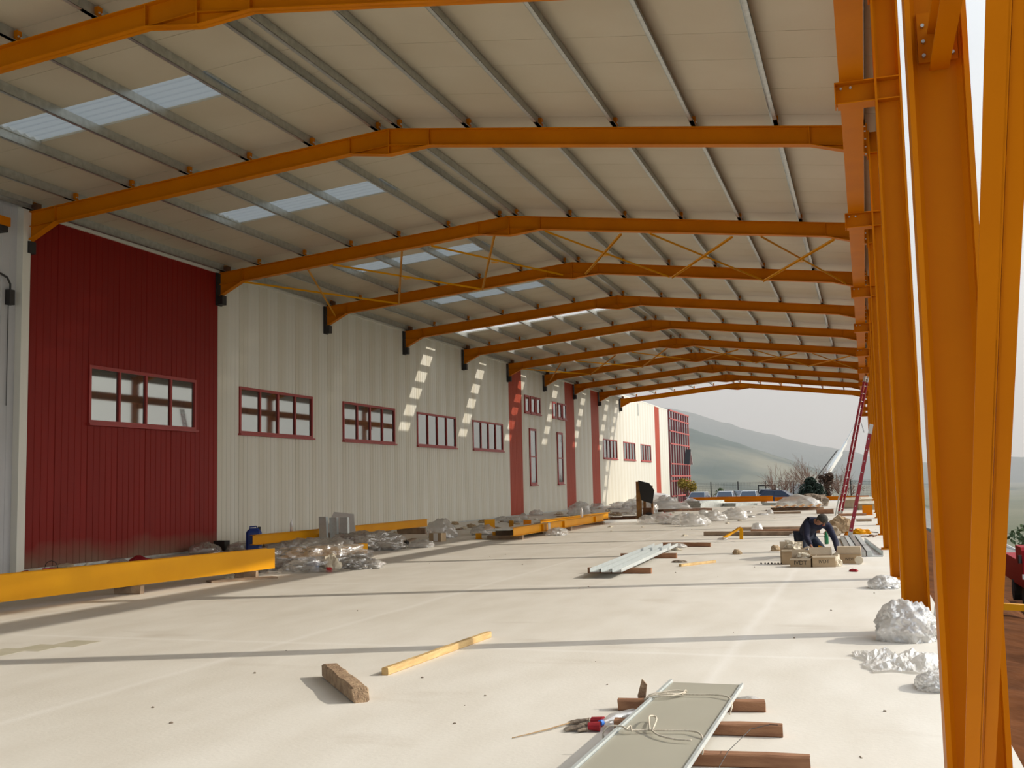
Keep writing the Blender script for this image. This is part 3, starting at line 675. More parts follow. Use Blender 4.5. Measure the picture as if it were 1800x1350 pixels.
bottle('bottle', 'small clear bottle with amber drink standing on the beam by the wall', (-14.70, 25.85, .451), .32, .04, FILMW, WHITE, extra=YELLOW)
# --- galvanised channels standing upright and a sheet behind
for i, (x, y) in enumerate(((-14.20, 26.75), (-13.96, 26.9), (-13.66, 26.95))):
    t = tag(MB((x, y, 0)).prism([(x-.11, y-.06), (x+.11, y-.06), (x+.11, y+.06), (x+.102, y+.06), (x+.102, y-.052), (x-.102, y-.052), (x-.102, y+.06), (x-.11, y+.06)], lambda u, v, z: (u, v-z*.06, z), 0, .78+.03*(i == 0)).build('steel_channel', GALV2),
            '%s of three short galvanised channels standing upright behind the plastic heap' % ('left', 'middle', 'right')[i], 'steel channel', 'upright galvanised channels')
t = tag(MB((-13.75, 27.5, 0)).prism([(0, 0), (.95, 0), (.80, .62), (.16, .70)], lambda u, v, k: (-14.5+u, 27.35+k+v*.35, .34+v*.82), 0, .012).build('steel_sheet', WHITE), 'pale bent steel sheet leaning behind the upright channels', 'steel sheet')
timber('board', 'board propping the leaning pale steel sheet', (-14.6, 27.42), (-13.6, 27.5), .25, .34, WOODG, 0, 'board', None, .01, 0, 58)
# --- plastic film heaps
crumple('plastic_heap', 'big heap of clear plastic film over the end of the long yellow beam', (-10.75, 19.7, 0), (2.1, 3.1, .60), FILMD, 3, None, 'plastic film', 5, .5)
crumple('plastic_heap', 'low trailing tail of the clear plastic heap, right of the carton scraps', (-9.75, 19.55, 0), (1.3, 1.0, .26), FILMD, 5, None, 'plastic film', 5, .5)
crumple('plastic_heap', 'clear plastic film heap behind the short yellow beam end', (-12.3, 25.4, 0), (2.4, 1.9, .50), FILMD, 8, None, 'plastic film', 5, .5)
sheet('plastic_sheet', 'flat edge of clear film spread before the big plastic heap', (-10.35, 18.6, 0), (1.7, .9), FILMD, 4, .7, .09)
crumple('carton_scrap', 'white green and yellow crushed drink carton on the plastic heap', (-9.88, 18.9, 0), (.42, .3, .34), PAPER, 11, None, 'carton', 3, .4)
crumple('red_scrap', 'small red plastic scrap in front of the plastic heap', (-9.78, 18.62, 0), (.15, .12, .10), REDPL, 12, None, 'scrap', 3)
crumple('blue_scrap', 'pale blue plastic sheet scrap on the front of the plastic heap', (-10.2, 18.75, 0), (.34, .16, .26), mat('pale_blue_film', (.42, .47, .62), .4), 13, None, 'scrap', 3)
# --- rubbish along the red wall
def pail(name, label, loc, r, h, mtl):
    t = thing(name, label, 'bucket', loc); MB().lathe((0, 0, 0), [(r*.75, 0), (r, h), (r*1.06, h), (r*1.06, h-.02), (r*.94, h-.02), (r*.7, .02)], 14).build('tub', mtl, t)
    MB().tube([(r*math.cos(a), 0, h+r*.9*math.sin(a)) for a in [i*math.pi/8 for i in range(9)]], .006, 5).build('handle', DARK, t); return t
pail('bucket', 'small red bucket behind the long yellow beam', (-13.6, 15.6, 0), .14, .30, REDPL)
crumple('red_cloth', 'red rag on the ground between the bucket and the wall', (-13.9, 15.3, 0), (.8, .4, .30), REDCL, 14, None, 'rag', 3)
timber('board', 'long dark board lying between the beam and the red wall', (-13.9, 14.6), (-15.0, 15.6), .3, .09, WOODG, 0, 'board', None, .006, 0, 60)
timber('board', 'dark plank behind the beam under the red wall window', (-13.2, 17.2), (-13.6, 20.6), .25, .12, WOODG, 0, 'board', None, .006, 0, 61)
for i, (x, y, sx_, sy_, h, mt, lb) in enumerate((
        (-13.6, 16.6, .7, .45, .32, PAPER, 'pale crumpled paper sack behind the beam, right of the red bucket'),
        (-13.9, 17.6, .5, .4, .2, CARDL, 'torn cardboard piece behind the middle of the long beam'),
        (-15.3, 20.3, .7, .4, .20, REDCL, 'red cloth scrap lying at the foot of the red wall'),
        (-15.0, 19.2, .6, .5, .22, FILMD, 'clear film scrap under the red wall window'),
        (-16.0, 23.8, .9, .7, .30, FILMD, 'grey plastic bundle at the right end of the red wall'),
        (-15.6, 25.0, 1.0, .6, .26, FILMD, 'clear film scrap beside the blue jerrycan'),
        (-14.0, 22.6, .35, .2, .14, BLUE, 'dark blue bottle scrap behind the right end of the beam'),
        (-15.2, 17.0, .5, .5, .18, PAPER, 'white paper scrap by the corner trim'),
        (-11.0, 17.2, .35, .3, .16, PAPER, 'white crumpled paper under the right end of the long beam'),
        (-15.9, 18.6, .6, .4, .16, CARDL, 'flattened carton at the left foot of the red wall'))):
    crumple('scrap', lb, (x, y, 0), (sx_, sy_, h), mt, 20+i, None, 'scrap', 3, .45)
t = tag(MB((-16.3, 24.9, 0)).box(-16.45, -16.12, 24.85, 25.1, 0, .26).build('black_box', DARK), 'small black box at the foot of the red and white joint', 'box')
# --- rubbish belt along the white wall
R = random.Random(21)
kinds = [('scrap', FILMD, 'scrap of clear plastic film in the rubbish along the white wall', 'film scraps along the white wall', (.5, 1.1), (.12, .34)),
         ('cardboard_scrap', CARD, 'torn brown cardboard in the rubbish along the white wall', 'cardboard scraps along the white wall', (.3, .8), (.05, .16)),
         ('paper_scrap', PAPER, 'pale paper scrap in the rubbish along the white wall', 'paper scraps along the white wall', (.15, .4), (.05, .14))]
protos = {}
OCC += [(-14.65, 24+.5*q, .35) for q in range(22)]+[(-10.0, 29.3+.6*q, .95) for q in range(24)]+[(-11.75, 28.95, .4), (-12.4, 30.9, .6), (-12.85, 36.2, .4), (-11.2, 34.2, .5)]
n_s = 0
while n_s < 64:
    y = R.uniform(30.5, 64); x = R.uniform(-16.1, -10.6)
    k = R.choice([0, 0, 1, 1, 2, 2]); nm_, mt, lb, gp, sz, hz = kinds[k]; a = R.uniform(*sz)
    if x-a*.6 < -16.5 or not free(x, y, a*.52): continue
    n_s += 1; key = (k, n_s % 4)
    if key not in protos:
        protos[key] = crumple(nm_, lb, (x, y, 0), (1, 1, 1), mt, 60+n_s, gp, 'scrap', 3, .45); OCC.pop(); o = protos[key]
    else:
        o = protos[key].copy(); C.objects.link(o)
    o.location = (x, y, 0); o.rotation_euler = (0, 0, R.uniform(0, 6.28)); o.scale = (a, a*R.uniform(.5, .9), R.uniform(*hz))
i = 0
while i < 14:
    y = R.uniform(28, 60); x = R.uniform(-16, -11.6); a = R.uniform(-.5, .6)
    if not all((x+1.5*q*math.sin(a)-u)**2+(y+1.5*q*math.cos(a)-v)**2 > (w_+.1)**2 for u, v, w_ in OCC for q in (0, .5, 1)): continue
    i += 1; OCC.append((x+.75*math.sin(a), y+.75*math.cos(a), .7))
    timber('offcut', 'weathered board offcut lying in the rubbish along the white wall', (x, y), (x+1.5*math.sin(a), y+1.5*math.cos(a)), .16, .04, WOODG, 0, 'board', 'board offcuts along the white wall', .004, 0, 70+i, 2)
t = thing('carton', 'small brown carton with a white label before the wall rubbish', 'carton', (-11.75, 28.95, 0), -.15)
MB().box(-.20, .20, -.14, .14, 0, .24).build('box', CARD, t); MB().box(-.05, .09, -.146, -.14, .02, .24).build('label', WHITE, t)
MB().box(-.20, .20, -.14, .0, .24, .246).build('flap', CARDL, t)
crumple('plastic_bundle', 'pale crumpled film bundle right of the small carton', (-12.4, 30.9, 0), (1.0, .8, .60), FILM, 31, None, 'plastic film', 4, .5)
crumple('scrap', 'small crushed dark can on the floor left of the small carton', (-11.95, 27.2, 0), (.30, .16, .15), DARK, 33, None, 'scrap', 3)
crumple('scrap', 'white torn film lying on the floor below the small carton', (-11.1, 26.2, 0), (.75, .5, .22), FILM, 34, None, 'plastic film', 4, .5)
# orange cleats thrown by the beams
def bracket(label, loc, rz, s_=1., mtl=YELLOW, grp=None):
    t = thing('steel_bracket', label, 'bracket', loc, rz, grp)
    MB().box(-.18*s_, .18*s_, -.008, .008, 0, .34*s_).build('plate', mtl, t); MB().box(-.20*s_, .20*s_, -.12*s_, .12*s_, 0, .012).build('foot', mtl, t)
    MB().prism([(0.02, 0), (.13*s_, 0), (.02, .30*s_)], lambda u, v, k: (k, u, v), -.006, .006).build('rib', mtl, t); return t
bracket('yellow steel bracket standing left of the yellow beam stack, largest', (-12.6, 35.9, 0), .75, 1.1)
bracket('yellow steel bracket just right of the largest bracket by the stack', (-12.0, 36.5, 0), -.8, .9)
bracket('orange steel bracket tipped beside the near end of the beam stack', (-11.5, 36.8, 0), .9, .9, ORANGE)
bracket('low yellow bracket on the floor in front of the wall rubbish', (-10.95, 30.2, 0), .6, .5)
bracket('second low yellow bracket on the floor before the wall rubbish', (-10.85, 31.3, 0), -.7, .45)
# --- stack of sunlit yellow beams
ibeam('loose_beam', 'bright yellow beam in front of the stack, strapped with film', (-9.58, 29.3), (-9.66, 40.7), .24, .18, YELLOW, .12, 'loose yellow beams', (.25, .47, .86))
ibeam('loose_beam', 'yellow beam lying behind the front beam of the stack', (-10.35, 34.6), (-9.98, 42.9), .24, .16, YELLOW, .14, 'loose yellow beams')
for i, (y, lb) in enumerate(((29.9, 'near end'), (35.3, 'middle'), (40.0, 'far end'))):
    timber('wood_block', 'timber bearer under the %s of the yellow beam stack' % lb, (-10.55, y), (-9.45, y-.10), .14, .118, WOODG, 0, 'wood block', None, .006, 0, 90+i)
timber('wood_block', 'timber bearer under the far end of the rear stacked beam', (-10.3, 42.2), (-9.8, 42.2), .16, .138, WOODG, 0, 'wood block', None, .006, 0, 94)
t = tag(MB((-10.2, 31.0, .0)).prism([(-10.55, 29.7), (-9.80, 29.7), (-9.80, 34.2), (-10.55, 34.2)], lambda u, v, k: (u, v, k), .26, .275).build('steel_sheet', GALV), 'grey steel sheets lying flat beside the front yellow beam', 'steel sheet')
for q in (30.5, 33.4): timber('wood_block', 'block under the flat grey sheets, %s' % ('near' if q < 32 else 'far'), (-10.5, q), (-9.9, q), .14, .255, WOODG, 0, 'wood block', None, .004, 0, 96)
crumple('plastic_sheet', 'grey film wrap trailing from the front yellow beam to the floor', (-9.15, 32.3, 0), (.75, 1.1, .24), FILM, 41, None, 'plastic film', 4, .45)
t = MB((-9.5, 32.6, .1)).box(-9.484, -9.476, 32.5, 32.75, .10, .372); t.box(-9.70, -9.476, 32.5, 32.75, .364, .372); tag(t.build('film_strap', FILMW), 'white film strap wrapped over the near part of the front beam', 'plastic film')
bottle('bottle', 'clear bottle standing on the front yellow beam', (-9.63, 37.3, .361), .34, .05, FILMW, WHITE)
# --- galvanised Z purlins on three timbers
timber('timber', 'reddish timber under the near end of the galvanised purlins', (-4.75, 18.75), (-3.62, 18.75), .10, .10, WOODR, 0, 'timber', None, .004, 0, 101)
timber('timber', 'reddish timber under the middle of the galvanised purlins', (-4.97, 22.45), (-3.80, 22.45), .10, .10, WOODR, 0, 'timber', None, .004, 0, 102)
timber('timber', 'reddish timber just past the far end of the galvanised purlins', (-4.80, 26.4), (-3.62, 26.3), .10, .10, WOODR, 0, 'timber', None, .004, 0, 103)
for i in range(3):
    x0 = -4.47+.19*i; x1 = -4.72+.19*i
    t = thing('loose_purlin', '%s of three galvanised purlins lying on timbers in mid floor' % ('left', 'middle', 'right')[i], 'purlin', (x0, 17.75, .101), 0, 'loose galvanised purlins')
    m = MB(t.location)
    for poly in ([(0, 0), (.16, 0), (.16, .004), (0, .004)], [(0, 0), (.004, 0), (.004, .065), (0, .065)], [(.156, 0), (.16, 0), (.16, .065), (.156, .065)]):
        vs = [(x0+u, 17.75, .101+v) for u, v in poly]+[(x1+u, 24.9, .101+v) for u, v in poly]
        m.add(vs, [(0, 1, 2, 3), (7, 6, 5, 4)]+[(k, (k+1) % 4, 4+(k+1) % 4, 4+k) for k in range(4)])
    m.build('profile', GALV2, t)
crumple('scrap', 'clear film scrap at the far end of the loose purlins', (-4.4, 25.9, 0), (.55, .5, .12), FILM, 44, None, 'plastic film', 4)
timber('timber', 'short pale batten on the floor right of the loose purlins', (-3.37, 20.25), (-2.86, 21.25), .06, .05, WOODP, 0, 'timber', None, .003, 0, 104)
crumple('scrap', 'dark leaf-like scrap between the purlins and the pale batten', (-3.55, 21.3, 0), (.32, .16, .05), GLOVE, 46, None, 'scrap', 3)
# --- planks, orange trestle bracket, white ball in mid floor
timber('plank', 'long front plank lying left of the kneeling worker', (-4.5, 31.4), (-1.45, 31.3), .18, .12, WOODG, 0, 'plank', None, .006, 0, 105)
timber('plank', 'second plank behind the front one left of the worker', (-3.3, 32.6), (-1.35, 32.7), .18, .12, WOODR, 0, 'plank', None, .006, 0, 106)
timber('plank', 'rear thin plank with a white bundle on its left end', (-3.9, 34.4), (-1.5, 34.9), .20, .10, WOODG, 0, 'plank', None, .006, 0, 107)
crumple('white_bundle', 'white crumpled ball of film resting against the rear plank', (-3.25, 34.0, 0), (.36, .34, .27), FILMW, 47, None, 'plastic film', 4, .3)
t = thing('trestle_bracket', 'yellow angled steel bracket propped on the planks', 'bracket', (-3.45, 29.6, 0))
MB(t.location).bar((-3.72, 29.3, .03), (-3.30, 29.9, .29), .07, .05).build('sloping_arm', YELLOW, t); MB(t.location).bar((-3.24, 29.45, 0), (-3.24, 29.50, .29), .09, .05, (0, 1, 0)).build('post', YELLOW, t)
crumple('scrap', 'small film scrap at the foot of the yellow angled bracket', (-3.7, 29.2, 0), (.3, .3, .07), FILM, 48, None, 'plastic film', 3)
crumple('scrap', 'small white scrap lying before the front plank', (-2.0, 31.0, 0), (.25, .2, .08), FILMW, 49, None, 'plastic film', 3)
crumple('carton_scrap', 'crushed brown carton on the floor, left of the two before the planks', (-2.7, 23.6, 0), (.24, .2, .11), CARD, 50, None, 'carton', 3)
crumple('carton_scrap', 'crushed brown carton nearest the worker on his left', (-1.98, 24.7, 0), (.26, .22, .14), CARD, 51, None, 'carton', 3)
# --- film clouds and rubbish further back
Rf = random.Random(5)
for i, (x, y, a, h) in enumerate(((-7.3, 40.2, 1.35, .62), (-6.35, 39.6, 1.1, .55), (-5.75, 38.0, 1.15, .62), (-5.7, 42.6, 1.0, .62), (-5.1, 44.0, 1.1, .66), (-6.3, 44.4, .9, .40), (-8.2, 41.7, .7, .42))):
    crumple('plastic_bundle', 'white translucent film bundle, %s of seven in the far middle of the floor' % ORD[i].replace('nearest', 'first'), (x, y, 0), (a, a*.8, h*.72), FILM, 110+i, 'far film bundles', 'plastic film', 4, .45)
for i in range(10):
    x, y = Rf.uniform(-8.2, -4.2), Rf.uniform(43.5, 52)
    while not free(x, y, .4): x, y = Rf.uniform(-8.2, -4.2), Rf.uniform(43.5, 52)
    crumple('scrap', 'tiny white film scrap between the film bundles and the rusty frame', (x, y, 0), (Rf.uniform(.2, .6), .3, Rf.uniform(.08, .2)), FILMW, 130+i, 'tiny film scraps in the far floor', 'plastic film', 3)
for i in range(9):
    x, y = Rf.uniform(-15.6, -10.2), Rf.uniform(50, 70); sz = Rf.uniform(1, 1.8)
    while not free(x, y, sz*.55): x, y = Rf.uniform(-15.6, -10.2), Rf.uniform(50, 70)
    crumple('plastic_bundle', 'grey-white film bundle, %s of nine heaped along the foot of the sunlit wall' % (ORD[i] if i else 'first'), (x, y, 0), (sz, sz*.8, Rf.uniform(.3, .75)), FILM, 150+i, 'film heap by the sunlit wall', 'plastic film', 4, .5)
timber('pipe', 'white plastic pipe lying in front of the rusty frame', (-9.85, 41.4), (-8.6, 42.6), .10, .10, WHITE, 0, 'pipe', None, .0, 0, 108)
# --- rusty upright machine frame with a black cover
t = thing('rusty_frame', 'tall rusty steel frame with a torn black cover by the wall', 'machine frame', (-9.05, 45.6, 0))
def rf(m):
    m.v = [Vector(((v.x+9.3)*.92, (v.y-47.0)*.9, v.z*.80)) for v in m.v]; return m
m = MB(); m.box(-9.62, -9.40, 46.9, 47.1, 0, 1.98); rf(m).build('post', RUSTO, t)
m = MB(); m.box(-9.36, -9.24, 47.2, 47.32, 0, 1.90); rf(m).build('post', RUSTO, t)
rf(MB().box(-9.0, -8.9, 47.2, 47.3, 0, 1.75)).build('post', RUSTO, t)
rf(MB().prism([(-9.38, .98), (-8.86, .80), (-8.76, 1.50), (-8.98, 1.88), (-9.50, 2.04)], lambda u, v, k: (u, k, v), 46.86, 46.90)).build('cover', DARK, t)
rf(MB().box(-9.34, -8.92, 46.95, 47.35, .12, .58)).build('motor_box', RUST, t)
rf(MB().cyl((-9.05, 46.86, .18), (-9.05, 46.94, .18), .17, 14)).build('wheel', DARK, t)
rf(MB().cyl((-8.98, 46.7, .17), (-8.98, 46.76, .17), .17, 14)).build('wheel', DARK, t)
rf(MB().box(-11.2, -9.6, 46.6, 46.75, .0, .12)).build('skid_beam', RUST, t); rf(MB().box(-10.4, -9.5, 47.4, 47.52, 0, .14)).build('skid_beam', RUST, t)
crumple('red_cloth', 'dark red rag beside the wheel of the rusty frame', (-8.15, 45.4, 0), (.75, .5, .3), REDCL, 55, None, 'rag', 3)
# --- far pile of sheets, beams and corrugated pieces
ibeam('loose_beam', 'deep orange beam across the far slab edge, left part', (-11.2, 72.4), (-6.0, 74.4), .36, .26, ORANGE, .08, 'loose orange beams at the far slab edge')
ibeam('loose_beam', 'thin orange beam across the far slab edge, right part', (-5.9, 74.6), (.1, 75.3), .26, .2, ORANGE, .08, 'loose orange beams at the far slab edge')
for i, x in enumerate((-10.6, -6.6)): timber('wood_block', 'wood block under the deep orange far beam, %s' % ('left' if i == 0 else 'right'), (x, 72.7+i*1.45-.3), (x+.05, 73.0+i*1.45), .3, .078, WOODG, 0, 'wood block', None, 0, 0, 170+i)
for i, x in enumerate((-5.3, -.5)): timber('wood_block', 'wood block under the thin orange far beam, %s' % ('left' if i == 0 else 'right'), (x, 74.5+i*.5), (x+.05, 74.9+i*.5), .3, .078, WOODG, 0, 'wood block', None, 0, 0, 172+i)
def stack(label, c, sx_, sy_, n_, th, rz, mtl, name='sheet_stack', piece='steel_sheet'):
    t = thing(name, label, 'sheet stack', (c[0], c[1], 0), rz); Rr = random.Random(int(c[0]*100))
    for k in range(n_):
        m = MB(); rotbox(m, (Rr.uniform(-.04, .04), Rr.uniform(-.06, .06)), sx_, sy_, k*th+.002*k, k*th+th, Rr.uniform(-.012, .012)); m.build(piece, mtl, t)
    return t
stack('stack of grey profiled sheets with a dark end, before the far orange beam', (-9.0, 64.2), .9, 2.4, 3, .13, -.5, GALV)
stack('lower stack of grey sheets right of the dark-ended stack', (-7.2, 65.6), .9, 2.2, 2, .10, -.5, GALV)
stack('thin stack of pale sheets near the right end of the far beam', (-4.6, 67.6), 1.6, 3.6, 2, .08, -.4, GALV2)
crumple('plastic_bundle', 'long film-covered pack in front of the far sheet stacks', (-10.6, 58.5, 0), (3.4, 1.6, .55), FILM, 60, None, 'plastic film', 4, .3)
timber('board', 'rusty brown board in front of the film-covered far pack', (-10.2, 55.5), (-8.0, 57.6), .7, .12, RUST, 0, 'board', None, .01, 0, 175)
crumple('plastic_bundle', 'big white film mound at the far end of the wall', (-14.4, 75.6, 0), (3.2, 1.6, .8), FILMW, 61, None, 'plastic film', 4, .25)
# corrugated yellow sheet and boards in the far right floor
m = MB((-3.3, 55.8, .1)); N = 36; vs = []
for q in range(N+1):
    u = -2.25*.5+2.35*q/N; z = .20+.045*math.cos(q/N*2*math.pi*6)
    vs += [(-3.35+u, 55.0+u*.5, z), (-3.35+u-.2, 56.6+u*.5, z+.02)]
m.add(vs, [(2*q, 2*q+2, 2*q+3, 2*q+1) for q in range(N)]); t = m.build('corrugated_sheet', YELLOW, None); tag(t, 'yellow corrugated sheet lying on boards in the far right floor', 'corrugated sheet')
timber('board', 'board under the yellow corrugated sheet', (-4.5, 55.3), (-2.2, 56.4), .5, .14, WOODG, 0, 'board', None, .004, 0, 180)
timber('plank', 'brown plank on the floor before the corrugated sheet', (-4.05, 50.4), (-2.9, 50.6), .3, .09, WOODG, 0, 'plank', None, .004, 0, 181)
timber('plank', 'reddish plank right behind the worker, seen over his head', (-2.15, 49.8), (-1.45, 49.9), .3, .20, WOODR, 0, 'plank', None, .004, 0, 182)
timber('plank', 'reddish plank crossing behind the left ladder foot', (-1.15, 46.6), (-.1, 47.0), .16, .10, WOODR, 0, 'plank', None, .004, 0, 183)
timber('plank', 'short plank between the two ladders and the columns', (-.4, 40.8), (.1, 40.9), .14, .08, WOODG, 0, 'plank', None, .004, 0, 184)
crumple('plastic_bundle', 'film-wrapped grey bundle behind the yellow corrugated sheet', (-3.6, 61.0, 0), (2.6, 1.6, .75), FILM, 62, None, 'plastic film', 4, .3)
crumple('plastic_bundle', 'dark tarpaulin bundle behind the corrugated sheet', (-2.9, 63.0, 0), (1.8, 1.2, .72), GLOVE, 63, None, 'tarpaulin', 3, .3)
for i, (x, y, a, h, mt) in enumerate(((-.75, 58.0, .9, .55, CARDL), (-.1, 55.0, .8, .42, CARD), (-.3, 62.0, .9, .5, CARDL))):
    t = thing('carton', '%s carton in the far right corner beside the columns' % ('open grey', 'open brown', 'pale rear')[i], 'carton', (x, y, 0), .2*i)
    m = MB(); th = .02; m.box(-a/2, a/2, -a/3, -a/3+th, 0, h); m.box(-a/2, a/2, a/3-th, a/3, 0, h); m.box(-a/2, -a/2+th, -a/3, a/3, 0, h); m.box(a/2-th, a/2, -a/3, a/3, 0, h); m.box(-a/2, a/2, -a/3, a/3, 0, th); m.build('box', mt, t)
    MB().prism([(0, 0), (a, 0), (a, .01), (0, .01)], lambda u, v, k: (-a/2+u, -a/3-k*.7, h-k*.5+v), 0, .25).build('flap', PAPER, t)
bracket('orange steel bracket at the foot of the far columns', (-.02, 47.6, 0), .4, 1.2, ORANGE)
# --- scattered small debris on the sunny slab
Rs = random.Random(77); pr = None
for i in range(46):
    y = 6.5+Rs.random()**1.6*44; x = Rs.uniform(-9.0, .2)*min(1, .35+y/30) 
    if pr is None:
        pr = crumple('crumb', 'tiny dark crumb of dirt lying on the pale slab', (x, y, 0), (1, 1, .6), GLOVE, 200, 'crumbs on the slab', 'crumb', 2, .5); o = pr
    else: o = pr.copy(); C.objects.link(o)
    s_ = Rs.uniform(.008, .022); o.scale = (s_*1.4, s_, s_); o.location = (x, y, 0); o.rotation_euler = (0, 0, Rs.uniform(0, 6))
pr = None
for i in range(26):
    y = Rs.uniform(24, 62); x = Rs.uniform(-9.5, -.6)
    if pr is None:
        pr = crumple('paper_scrap', 'little pale scrap scattered over the middle of the slab', (x, y, 0), (1, .7, .4), PAPER, 201, 'pale scraps over the slab', 'scrap', 2, .5); o = pr
    else: o = pr.copy(); C.objects.link(o)
    s_ = Rs.uniform(.10, .28); o.scale = (s_, s_, s_*.6); o.location = (x, y, 0); o.rotation_euler = (0, 0, Rs.uniform(0, 6))
# --- foreground: two loose timbers
timber('timber', 'short thick rough old timber lying alone on the sunny floor', (-4.42, 8.40), (-3.66, 7.45), .125, .115, WOODO, 0, 'timber', None, .007, 0, 210, 14)
t = timber('timber', 'long pale new batten with one end in the column shadow', (-3.97, 8.55), (-3.84, 10.85), .062, .065, WOODP, 0, 'timber', None, .0025, 0, 211, 14)
# --- foreground: coated sheets tied with rope on three timbers
for i, (p, q, lb, mt) in enumerate((((-1.74, 7.62), (-.74, 7.78), 'far', WOODR), ((-1.62, 6.98), (-.57, 7.06), 'middle', WOODR), ((-1.25, 6.24), (-.37, 6.32), 'nearest', WOODR))):
    timber('timber', 'reddish timber under the tied sheets, %s of three' % lb, p, q, .085, .075, mt, 0, 'timber', None, .003, 0, 220+i, 8)
t = thing('tied_sheets', 'pack of grey-beige coated channel sheets lying on timbers in the foreground', 'sheet pack', (-1.2, 6.6, .078))
def slanted(m, xa0, xa1, xb0, xb1, y0, y1, z0, z1):
    m.add([(xa0, y0, z0), (xa1, y0, z0), (xb1, y1, z0), (xb0, y1, z0), (xa0, y0, z1), (xa1, y0, z1), (xb1, y1, z1), (xb0, y1, z1)], [(3, 2, 1, 0), (4, 5, 6, 7), (0, 1, 5, 4), (1, 2, 6, 5), (2, 3, 7, 6), (3, 0, 4, 7)])
Y0, Y1 = 4.7, 8.02
for k in range(3):
    dx = .016*k-.02; z = .078+.019*k; yy = Y1-.05*(2-k)
    m = MB(t.location); slanted(m, -1.52+dx, -.98+dx, -1.43+dx, -.94+dx, Y0, yy, z, z+.014)
    m.build('coated_sheet', PANELG, t)
    m = MB(t.location); slanted(m, -1.545+dx, -1.525+dx, -1.455+dx, -1.435+dx, Y0, yy+.03, z-.002, z+.030); m.build('folded_edge', GALV2, t)
    m = MB(t.location); slanted(m, -.978+dx, -.962+dx, -.938+dx, -.922+dx, Y0, yy, z-.002, z+.026); m.build('folded_edge', GALV2, t)
def rope(label, pts, r=.0055, loops=()):
    t = thing('rope', label, 'rope', pts[0])
    def smooth_pts(pp, n=6):
        out_ = []
        for i in range(len(pp)-1):
            p0, p1, p2, p3 = (Vector(pp[max(i-1, 0)]), Vector(pp[i]), Vector(pp[i+1]), Vector(pp[min(i+2, len(pp)-1)]))
            for k in range(n):
                u = k/n; out_.append(.5*((2*p1)+(-p0+p2)*u+(2*p0-5*p1+4*p2-p3)*u*u+(-p0+3*p1-3*p2+p3)*u**3))
        return out_+[Vector(pp[-1])]
    MB(pts[0]).tube(smooth_pts(pts), r, 6).build('cord', ROPE, t, True)
    for lp in loops: MB(pts[0]).tube(smooth_pts(lp), r, 6).build('knot_loop', ROPE, t, True)
    return t
zt_ = .142
rope('pale rope tied across the far end of the sheet pack with a bunched knot', [(-1.495, 7.44, .055), (-1.50, 7.42, .11), (-1.46, 7.45, zt_+.01), (-1.34, 7.50, zt_+.008), (-1.20, 7.50, zt_+.006), (-1.05, 7.52, zt_+.006), (-.945, 7.45, zt_+.006), (-.915, 7.36, .11), (-.93, 7.33, .06)],
     loops=[[(-1.50, 7.36, .13), (-1.42, 7.42, zt_+.02), (-1.30, 7.50, zt_+.03), (-1.245, 7.52, zt_+.012), (-1.30, 7.46, zt_+.014), (-1.42, 7.38, zt_+.018), (-1.50, 7.35, .13)], [(-1.50, 7.38, .12), (-1.40, 7.35, zt_+.012), (-1.31, 7.40, zt_+.014), (-1.25, 7.49, zt_+.02)], [(-1.26, 7.47, zt_+.006), (-1.245, 7.52, zt_+.03), (-1.24, 7.54, zt_+.012)]])
rope('pale rope tied across the near end of the sheet pack with a loose loop', [(-1.56, 6.42, .06), (-1.555, 6.40, .12), (-1.52, 6.42, zt_+.012), (-1.44, 6.42, zt_+.012), (-1.40, 6.34, zt_+.014), (-1.30, 6.38, zt_+.008), (-1.18, 6.40, zt_+.008), (-1.05, 6.42, zt_+.008), (-.975, 6.36, zt_+.006), (-.945, 6.26, .11), (-.95, 6.23, .06)],
     loops=[[(-1.27, 6.37, zt_+.012), (-1.30, 6.50, zt_+.04), (-1.325, 6.66, zt_+.03), (-1.30, 6.70, zt_+.02), (-1.265, 6.55, zt_+.03), (-1.255, 6.38, zt_+.014)], [(-1.26, 6.37, zt_+.012), (-1.20, 6.27, zt_+.008), (-1.10, 6.20, zt_+.008), (-1.00, 6.19, zt_+.008)], [(-1.40, 6.32, zt_+.02), (-1.385, 6.37, zt_+.03), (-1.37, 6.33, zt_+.01)]])
